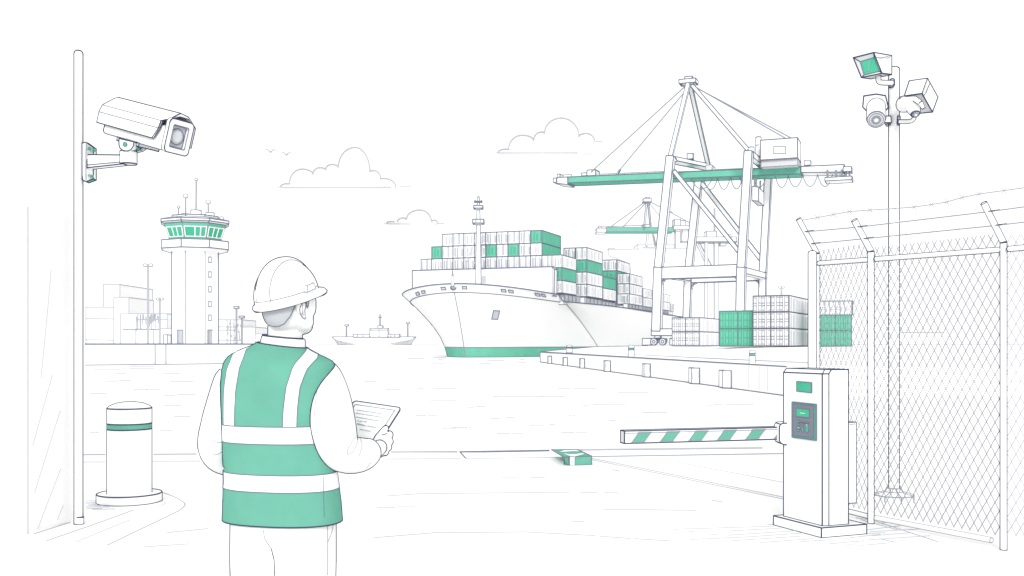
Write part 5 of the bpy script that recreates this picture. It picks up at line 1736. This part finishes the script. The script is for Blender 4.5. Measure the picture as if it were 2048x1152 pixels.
# ---- shirt: sleeves and collar
def arm_geo(path, n=36, sub=6):
    q = smooth([(x, y, PD_ + dy, r) for x, y, dy, r in path], sub)
    return tube([W(a[0], a[1], a[2]) for a in q], [a[3] for a in q], n)
RA = arm_geo([(640, 742, .03, .050), (646, 757, .0, .070), (655, 800, -.045, .083), (664, 850, -.075, .084), (675, 893, -.065, .077), (694, 908, -.01, .069), (713, 910, .04, .065), (727, 908, .09, .059), (737, 904, .135, .051)])
LA = arm_geo([(468, 745, .03, .052), (464, 762, .03, .064), (455, 800, .035, .070), (440, 850, .04, .068), (432, 892, .05, .064), (448, 916, .12, .060), (490, 922, .24, .052), (535, 915, .33, .046)])
def inside(v):      # negative inside the vest
    y = y_of_z(v.z)
    if y < 690 or y > 1045:
        return 1.0
    cx, a, b, ti = prof(y); d = v - tc(y, cx)
    return abs(d.dot(TR) / a) ** 2.3 + abs(d.dot(TF) / b) ** 2.3 - 1
p = Part()
for g, fold in ((RA, 0), (LA, 1)):
    p.add(g, 'paper', None, shade=True)
    p.contour(g[0], g[1], None, 'ink', 2.3)
    p.contour(g[0], g[1], [inside(v) for v in g[0]], 'ink', 2.2)
for pts, ink in (([(665, 732), (645, 752), (634, 785), (629, 830), (628, 868)], 'ink4'), ([(713, 871), (697, 895), (695, 908), (706, 903), (714, 885), (714, 872)], 'ink4'),
                 ([(719, 875), (724, 890), (718, 912)], 'ink4'), ([(741, 925), (736, 932), (733, 937)], 'ink4')):
    decal(p, pts, RA, 1.7, ink)
for pts in ([(422, 880), (432, 884), (446, 885)], [(425, 910), (436, 908), (446, 901)]):
    decal(p, pts, LA, 1.6, 'ink4')
# cuff
m = len(RA[0]) // 36
p.line(RA[0][(m - 1) * 36:m * 36], 2.3, 'ink', True)
# collar
def cring(y, cx, a, b, ti, n=40):
    return sell(tc(y, cx), 0, 0, a, b, n, 2.2, ti)
cr_ = [cring(705, 566, .084, .066, -.12), cring(690, 566, .083, .067, -.12), cring(677, 567, .079, .063, -.10), cring(673.5, 567, .076, .062, -.10), cring(678, 567, .068, .056, -.10)]
g = loft(cr_, caps=False)
p.add(g, 'paper', None, shade=True); p.contour(g[0], g[1], None, 'ink', 2.3); p.line(cr_[3], 1.3, 'ink2', True)
# shirt body under the vest
g = loft([sell(tc(y, prof(y)[0]), 0, 0, prof(y)[1] - .012, prof(y)[2] - .012, 32, 2.3, prof(y)[3]) for y in (1010, 945, 850, 770, 730, 716, 703)])
p.add(g, 'paper', None, shade=True)
p.build('shirt', man)

# ---- trousers
def tring(y, cx, a, b):
    return sell(Vector((W(cx, 688, PD_).x, PD_, PY(y))), 0, 0, a, b, 40, 2.4)
TG = loft([tring(y, cx, a, b) for y, cx, a, b in ((985, 566, .190, .128), (1040, 566.5, .196, .134), (1085, 566.5, .1955, .138), (1125, 566.5, .195, .140), (1165, 566.5, .193, .138), (1180, 566.5, .170, .11))])
legs = []
for cx, sg in ((515, -1), (618, 1)):
    c0 = W(cx, 688, PD_).x
    legs.append(loft([sell(Vector((c0 + sg * dx, PD_ + dy, z)), 0, 0, a, b, 32, 2.2) for z, a, b, dx, dy in ((.72, .082, .10, 0, 0), (.62, .094, .105, 0, 0), (.45, .078, .085, .005, .01), (.25, .068, .075, .01, .0), (.07, .062, .07, .012, .0))]))
p = Part()
p.add(TG, 'paper', None, shade=True); p.contour(TG[0], TG[1], None, 'ink', 2.3)
for g in legs:
    p.add(g, 'paper', None, shade=True); p.contour(g[0], g[1], None, 'ink', 2.3, keep=lambda v: v[2] < .655)
for pts, ink, w in (([(527, 1061), (529, 1075), (534, 1085), (543, 1098)], 'ink3', 1.7), ([(543, 1098), (545, 1108), (548, 1120), (549, 1151)], 'ink', 1.9), ([(654.5, 1042), (655, 1080), (655, 1150)], 'ink3', 1.6), ([(666.5, 1042), (664, 1062), (655.5, 1084)], 'ink3', 1.5)):
    decal(p, pts, TG, w, ink)
p.build('trousers', man)
for cx, sg in ((515, -1), (618, 1)):
    c0 = W(cx, 688, PD_).x + sg * .012
    p = Part(); o_ = Vector((c0, PD_, 0))
    p.add(loft([sell(o_ + TF * f_o + Vector((0, 0, z)), 0, 0, a, b, 28, 2.4) for z, a, b, f_o in ((0, .05, .14, .06), (.03, .052, .142, .06), (.065, .048, .12, .045), (.10, .052, .065, 0), (.15, .056, .062, 0))]), 'grey2', 'ink', 2.0, ang=60, shade=True)
    p.build('boot', man)

# ---- head, neck and hand: one continuous body
HY = math.radians(44)
HR, HF = Vector((math.cos(HY), -math.sin(HY), 0)), Vector((math.sin(HY), math.cos(HY), 0))
HC = P3(578, 600)
def hp_(r, f, z):
    return HC + HR * r + HF * f + Vector((0, 0, z))
def hball(r, f, z, sr, sf, sz, n=28, m=18):
    V, Fc = ball((0, 0, 0), (1, 1, 1), n, m)
    return [hp_(r + v.x * sr, f + v.y * sf, z + v.z * sz) for v in V], Fc
bodyg = [hball(0, 0, 0, .077, .099, .115)]
bodyg += [hball(0, .034, -.055, .062, .060, .062), hball(0, .062, -.095, .034, .034, .030), hball(.025, .050, -.080, .027, .036, .033), hball(-.025, .050, -.080, .027, .036, .033)]
bodyg += [hball(.032, .058, -.025, .031, .032, .045), hball(-.032, .058, -.025, .031, .032, .045), hball(.026, .068, .014, .031, .023, .018), hball(-.026, .068, .014, .031, .023, .018)]
bodyg += [hball(.028, .058, -.008, .034, .034, .04), hball(-.028, .058, -.008, .034, .034, .04)]
bodyg += [tube([hp_(0, .086, .005), hp_(0, .096, -.022), hp_(0, .098, -.034)], [.010, .013, .014], 14), hball(0, .083, -.066, .024, .012, .007), hball(0, .081, -.078, .022, .012, .008)]
for sg in (-1, 1):
    bodyg.append(hball(sg * .082, -.006, -.020, .012, .019, .034))
    bodyg.append(hball(sg * .084, -.010, -.006, .013, .022, .020))
nk0, nk1 = P3(570, 712, .0), P3(572, 640, .01)
bodyg.append(cyl(P3(569, 720, .02), P3(571, 622, .045), .0645, .060, 32))
bodyg.append(loft([sell(tc(y, prof(y)[0]), 0, 0, prof(y)[1] - .028, prof(y)[2] - .028, 32, 2.2, prof(y)[3]) for y in (1010, 945, 850, 770, 735, 722, 708)]))
bodyg.append(loft([tring(y, cx, a - .02, b - .02) for y, cx, a, b in ((985, 566, .186, .128), (1060, 566, .19, .134), (1180, 566, .165, .12))]))
for cx, sg in ((515, -1), (618, 1)):
    c0 = W(cx, 688, PD_).x
    bodyg.append(tube([(c0, PD_, .75), (c0 + sg * .005, PD_ + .01, .46), (c0 + sg * .012, PD_, .07)], [.078, .058, .040], 18))
    bodyg.append(tube([Vector((c0 + sg * .012, PD_, .07)), Vector((c0 + sg * .012, PD_, .045)) + TF * .06, Vector((c0 + sg * .012, PD_, .035)) + TF * .14], [.036, .034, .028], 14))
def thin(path, k):
    q = smooth([(x, y, PD_ + dy, r * k) for x, y, dy, r in path], 3)
    return tube([W(a[0], a[1], a[2]) for a in q], [a[3] for a in q], 18)
bodyg.append(thin([(640, 742, .03, .06), (655, 800, -.045, .07), (670, 875, -.072, .062), (690, 906, -.03, .056), (724, 908, .06, .05), (752, 899, .155, .042), (760, 894, .215, .038)], .72))
bodyg.append(thin([(468, 745, .03, .06), (455, 800, .035, .062), (437, 870, .045, .058), (448, 916, .12, .054), (490, 922, .24, .046), (560, 905, .36, .04)], .72))
HD = .26
def H_(x, y, d=0.0):
    return W(x, y, PD_ + HD + d)
hs = (PD_ + HD) / F
def palm(cx, cy, rx, ry, rz_, d=0):
    V, Fc = ball((0, 0, 0), (1, 1, 1), 24, 16); c = H_(cx, cy, d)
    return [c + Vector((v.x * rx * hs, v.y * rz_, v.z * ry * hs)) for v in V], Fc
bodyg += [palm(763, 889, 15, 22, .026), palm(757, 897, 14, 18, .028, -.005)]
for (x0, y0), (x1, y1), (x2, y2), r in (((766, 874), (778.5, 869), (776, 872), 7.2), ((768, 884), (779.5, 883), (776, 885), 6.8), ((766, 896), (777, 894.5), (773, 896), 6.2), ((764, 905), (771, 905), (767, 906), 5.6)):
    pth = smooth([H_(x0, y0, -.004), H_((x0 + x1) / 2 + 2, (y0 + y1) / 2, -.006), H_(x1, y1, .012), H_(x2, y2, .045), H_(x2 - 8, y2, .06)], 4)
    bodyg.append(tube(pth, [r * hs] * (len(pth) - 4) + [r * hs * .92] * 4, 14)); bodyg.append(ball(pth[-1], r * hs * .9, 12, 8))
th_ = smooth([H_(752, 893, -.012), H_(757, 878, -.022), H_(764, 867, -.022), H_(771.5, 856.5, -.012)], 5)
bodyg.append(tube(th_, [10 * hs - (10 - 5.6) * hs * (i / (len(th_) - 1)) for i in range(len(th_))], 16)); bodyg.append(ball(th_[-1], 5.7 * hs, 14, 10))
# the left hand steadies the tablet from the far side
q0 = W(560, 905, PD_ + .36)
bodyg.append(tube([q0, W(600, 893, PD_ + .37), W(632, 884, PD_ + .36)], [.03, .036, .03], 16))
for k in range(4):
    bodyg.append(tube([W(625, 878 + k * 7, PD_ + .36), W(655, 873 + k * 7, PD_ + .35), W(672, 872 + k * 7, PD_ + .31)], [.0095, .009, .008], 10))
bodyg.append(tube([W(612, 878, PD_ + .34), W(640, 862, PD_ + .30), W(662, 858, PD_ + .275)], [.012, .010, .009], 10))
EARC = hp_(.083, -.008, -.018)
BV, BF = remesh(bodyg, .0042, 6)
p = Part(); p.add((BV, BF), 'paper', None, shade=True)
p.contour(BV, BF, None, 'ink', 2.3, keep=lambda v: v[2] > 1.0 and (v[2] > 1.49 or v[1] > 3.9) and (Vector(v) - EARC).length > .042)
for pts, ink, w in (([(612, 606), (606, 606), (601, 613), (599.5, 621), (603, 632), (609, 638), (611.5, 634)], 'ink2', 1.8), ([(606, 609), (604, 618), (606, 630)], 'ink3', 1.5), ([(612, 611), (609.5, 621), (610.5, 631)], 'ink3', 1.5)):
    decal(p, pts, (BV, BF), w, ink)
decal(p, [(763.5, 869.5), (769, 869), (774, 866.5)], (BV, BF), 1.7, 'ink2')
p.build('body', man)

# ---- hair
def hair_pt(phi, z):
    q = max(0.0, 1 - (abs(z) / .125) ** 3) ** .5
    return hp_(.0815 * q * math.sin(phi), -.104 * q * math.cos(phi), z)
hg = []
NPH = 90
for i in range(NPH + 1):
    ph = math.radians(-115 + 233 * i / NPH)
    a = abs(ph)
    dgr = math.degrees(ph)
    zl = float(np.interp(dgr, [-115, -90, -65, -38, -12, 8, 30, 50, 65, 76, 83, 92, 100, 104, 107, 111, 118], [.0, -.02, -.050, -.082, -.095, -.099, -.099, -.090, -.064, -.022, .006, .018, .008, -.03, -.032, .01, .03]))
    hg.append([hair_pt(ph, zl + (.075 - zl) * k / 16) for k in range(17)])
V = [v for c in hg for v in c]
Fc = [(i * 17 + k, (i + 1) * 17 + k, (i + 1) * 17 + k + 1, i * 17 + k + 1) for i in range(NPH) for k in range(16)]
p = Part(); p.add((V, Fc), 'grey2', None, shade=True)
p.contour(V, Fc, None, 'ink', 2.2)
p.line([c[0] for c in hg], 2.0, 'ink2')
p.build('hair', man)

# ---- hard hat
TAU = math.radians(17); HXA = math.radians(30)
HHR, HHF = Vector((math.cos(HXA), -math.sin(HXA), 0)), Vector((math.sin(HXA), math.cos(HXA), 0))
XF = HHF * math.cos(TAU) + Vector((0, 0, math.sin(TAU))); XU = HHF * -math.sin(TAU) + Vector((0, 0, math.cos(TAU))); XR = HHR * math.cos(.06) + Vector((0, 0, math.sin(.06)))
XC = P3(574, 593.5)
def xp(r, f, z):
    return XC + XR * r + XF * f + XU * z
SR, SF, SH = .106, .129, .136
rg = []; gR = []; gZ = []
for k in range(21):
    t = math.pi / 2 * k / 20
    h = math.sin(t); c = max(math.cos(t), .004) ** 1.0
    row_ = []
    for i in range(72):
        a = 2 * math.pi * i / 72
        r, f = SR * c * math.sin(a), SF * c * math.cos(a)
        bump = .010 * max(0, 1 - (r / .036) ** 4) * min(1, h * 2.2)
        z = SH * h
        nrm_ = Vector((r / SR ** 2, f / SF ** 2, z / SH ** 2)).normalized()
        row_.append(xp(r + nrm_.x * bump, f + nrm_.y * bump, z + nrm_.z * bump)); gR.append(r); gZ.append(h)
    rg.append(row_)
V, Fc = loft(rg, caps=False)
p = Part(); p.add((V, Fc), 'paper', None, shade=True)
p.contour(V, Fc, None, 'ink', 2.4)
dome_g = (V, Fc)
for lim in (-.032, .032):
    p.contour(V, Fc, [r - lim for r in gR], 'ink3', 1.4, keep=lambda v: (Vector(v) - XC).dot(XU) > .008)
p.line([v + XU * .004 for v in rg[1]], 1.5, 'ink3', True)
hat = p.build('hard_hat', man)
# brim: narrow lip all round, long peak at the front
br = []
for i in range(73):
    a = 2 * math.pi * i / 72
    ca = max(0, math.cos(a))
    ext = .010 + .030 * ca ** 1.6
    r0, f0_ = SR * math.sin(a), SF * math.cos(a)
    dr = Vector((math.sin(a), math.cos(a)))
    drop = -.016 - .006 * (ca ** 2)
    br.append([xp(r0 * .97, f0_ * .97, .004), xp(r0 + dr.x * ext * .75, f0_ + dr.y * ext * .75, drop * .3), xp(r0 + dr.x * ext, f0_ + dr.y * ext, drop * .8), xp(r0 + dr.x * ext * .9, f0_ + dr.y * ext * .9, drop * 1.25), xp(r0 * .95, f0_ * .95, drop * 1.1)])
V, Fc = loft([list(c) for c in zip(*br[:-1])], caps=False)
p = Part(); p.add((V, Fc), 'paper', None, shade=True); p.contour(V, Fc, None, 'ink', 2.3)
p.build('brim', hat)
p = Part()
c = [hit(x, y, *dome_g) for x, y in ((609.5, 585), (627, 577.5), (623, 566), (610.5, 571.5))]
if all(c):
    nn = (c[1] - c[0]).cross(c[3] - c[0]).normalized()
    if nn.dot(EYE - c[0]) < 0:
        nn = -nn
    p.add(prism([v + nn * .010 for v in c], -nn * .018), 'paper', 'ink3', 1.5)
p.build('side_clip', hat)

# ---- tablet
TL, TRc, BR_ = W(708.5, 801.5, PD_ + .40), W(802, 815.5, PD_ + .40), W(741, 912, PD_ + .225)
tu = TRc - TL; tv = BR_ - TRc
tn = tu.cross(tv).normalized()
if tn.dot(EYE - TL) < 0:
    tn = -tn
tab_o = thing('tablet', 'white tablet showing lines of text, held in the right hand of the worker', 'tablet', (TL + BR_) / 2)
def tq(u, v, o=0.0):
    return TL + tu * u + tv * v + tn * o
def rounded(u0, v0, u1, v1, r, n=5):
    pts = []
    for cx, cy, a0 in ((u1 - r, v0 + r, -90), (u1 - r, v1 - r, 0), (u0 + r, v1 - r, 90), (u0 + r, v0 + r, 180)):
        for k in range(n + 1):
            a = math.radians(a0 + 90 * k / n); pts.append((cx + r * math.cos(a), cy + r * math.sin(a)))
    return pts
p = Part(); p.add(prism([tq(u, v) for u, v in rounded(0, 0, 1, 1, .05)], -tn * .009), 'paper', 'ink', 2.2, ang=40); p.build('case', tab_o)
p = Part(); p.add(prism([tq(u, v, .0015) for u, v in ((.07, .075), (.91, .075), (.91, .95), (.07, .95))], -tn * .001), 'paper', 'ink3', 1.8)
for (x0, y0), (x1, y1) in (((222, 265), (562, 317)), ((205, 304), (312, 323)), ((328, 325), (538, 359)), ((205, 355), (505, 408)), ((225, 405), (285, 415)), ((303, 413), (345, 420)), ((225, 438), (305, 460)), ((225, 452), (330, 470)), ((352, 472), (455, 490)), ((257, 514), (388, 540))):
    k = []
    for x, y in ((x0, y0), (x1, y1)):
        X, Y = 680 + x / 6.4 - 708.5, 780 + y / 6.4 - 801.5
        ux, uy = 93.5, 14.0; vx, vy = -61.0, 96.5
        det = ux * vy - uy * vx
        k.append(((X * vy - Y * vx) / det, (ux * Y - uy * X) / det))
    p.seg(tq(k[0][0], k[0][1], .002), tq(k[1][0], k[1][1], .002), 1.6, 'ink4')
p.build('screen', tab_o)
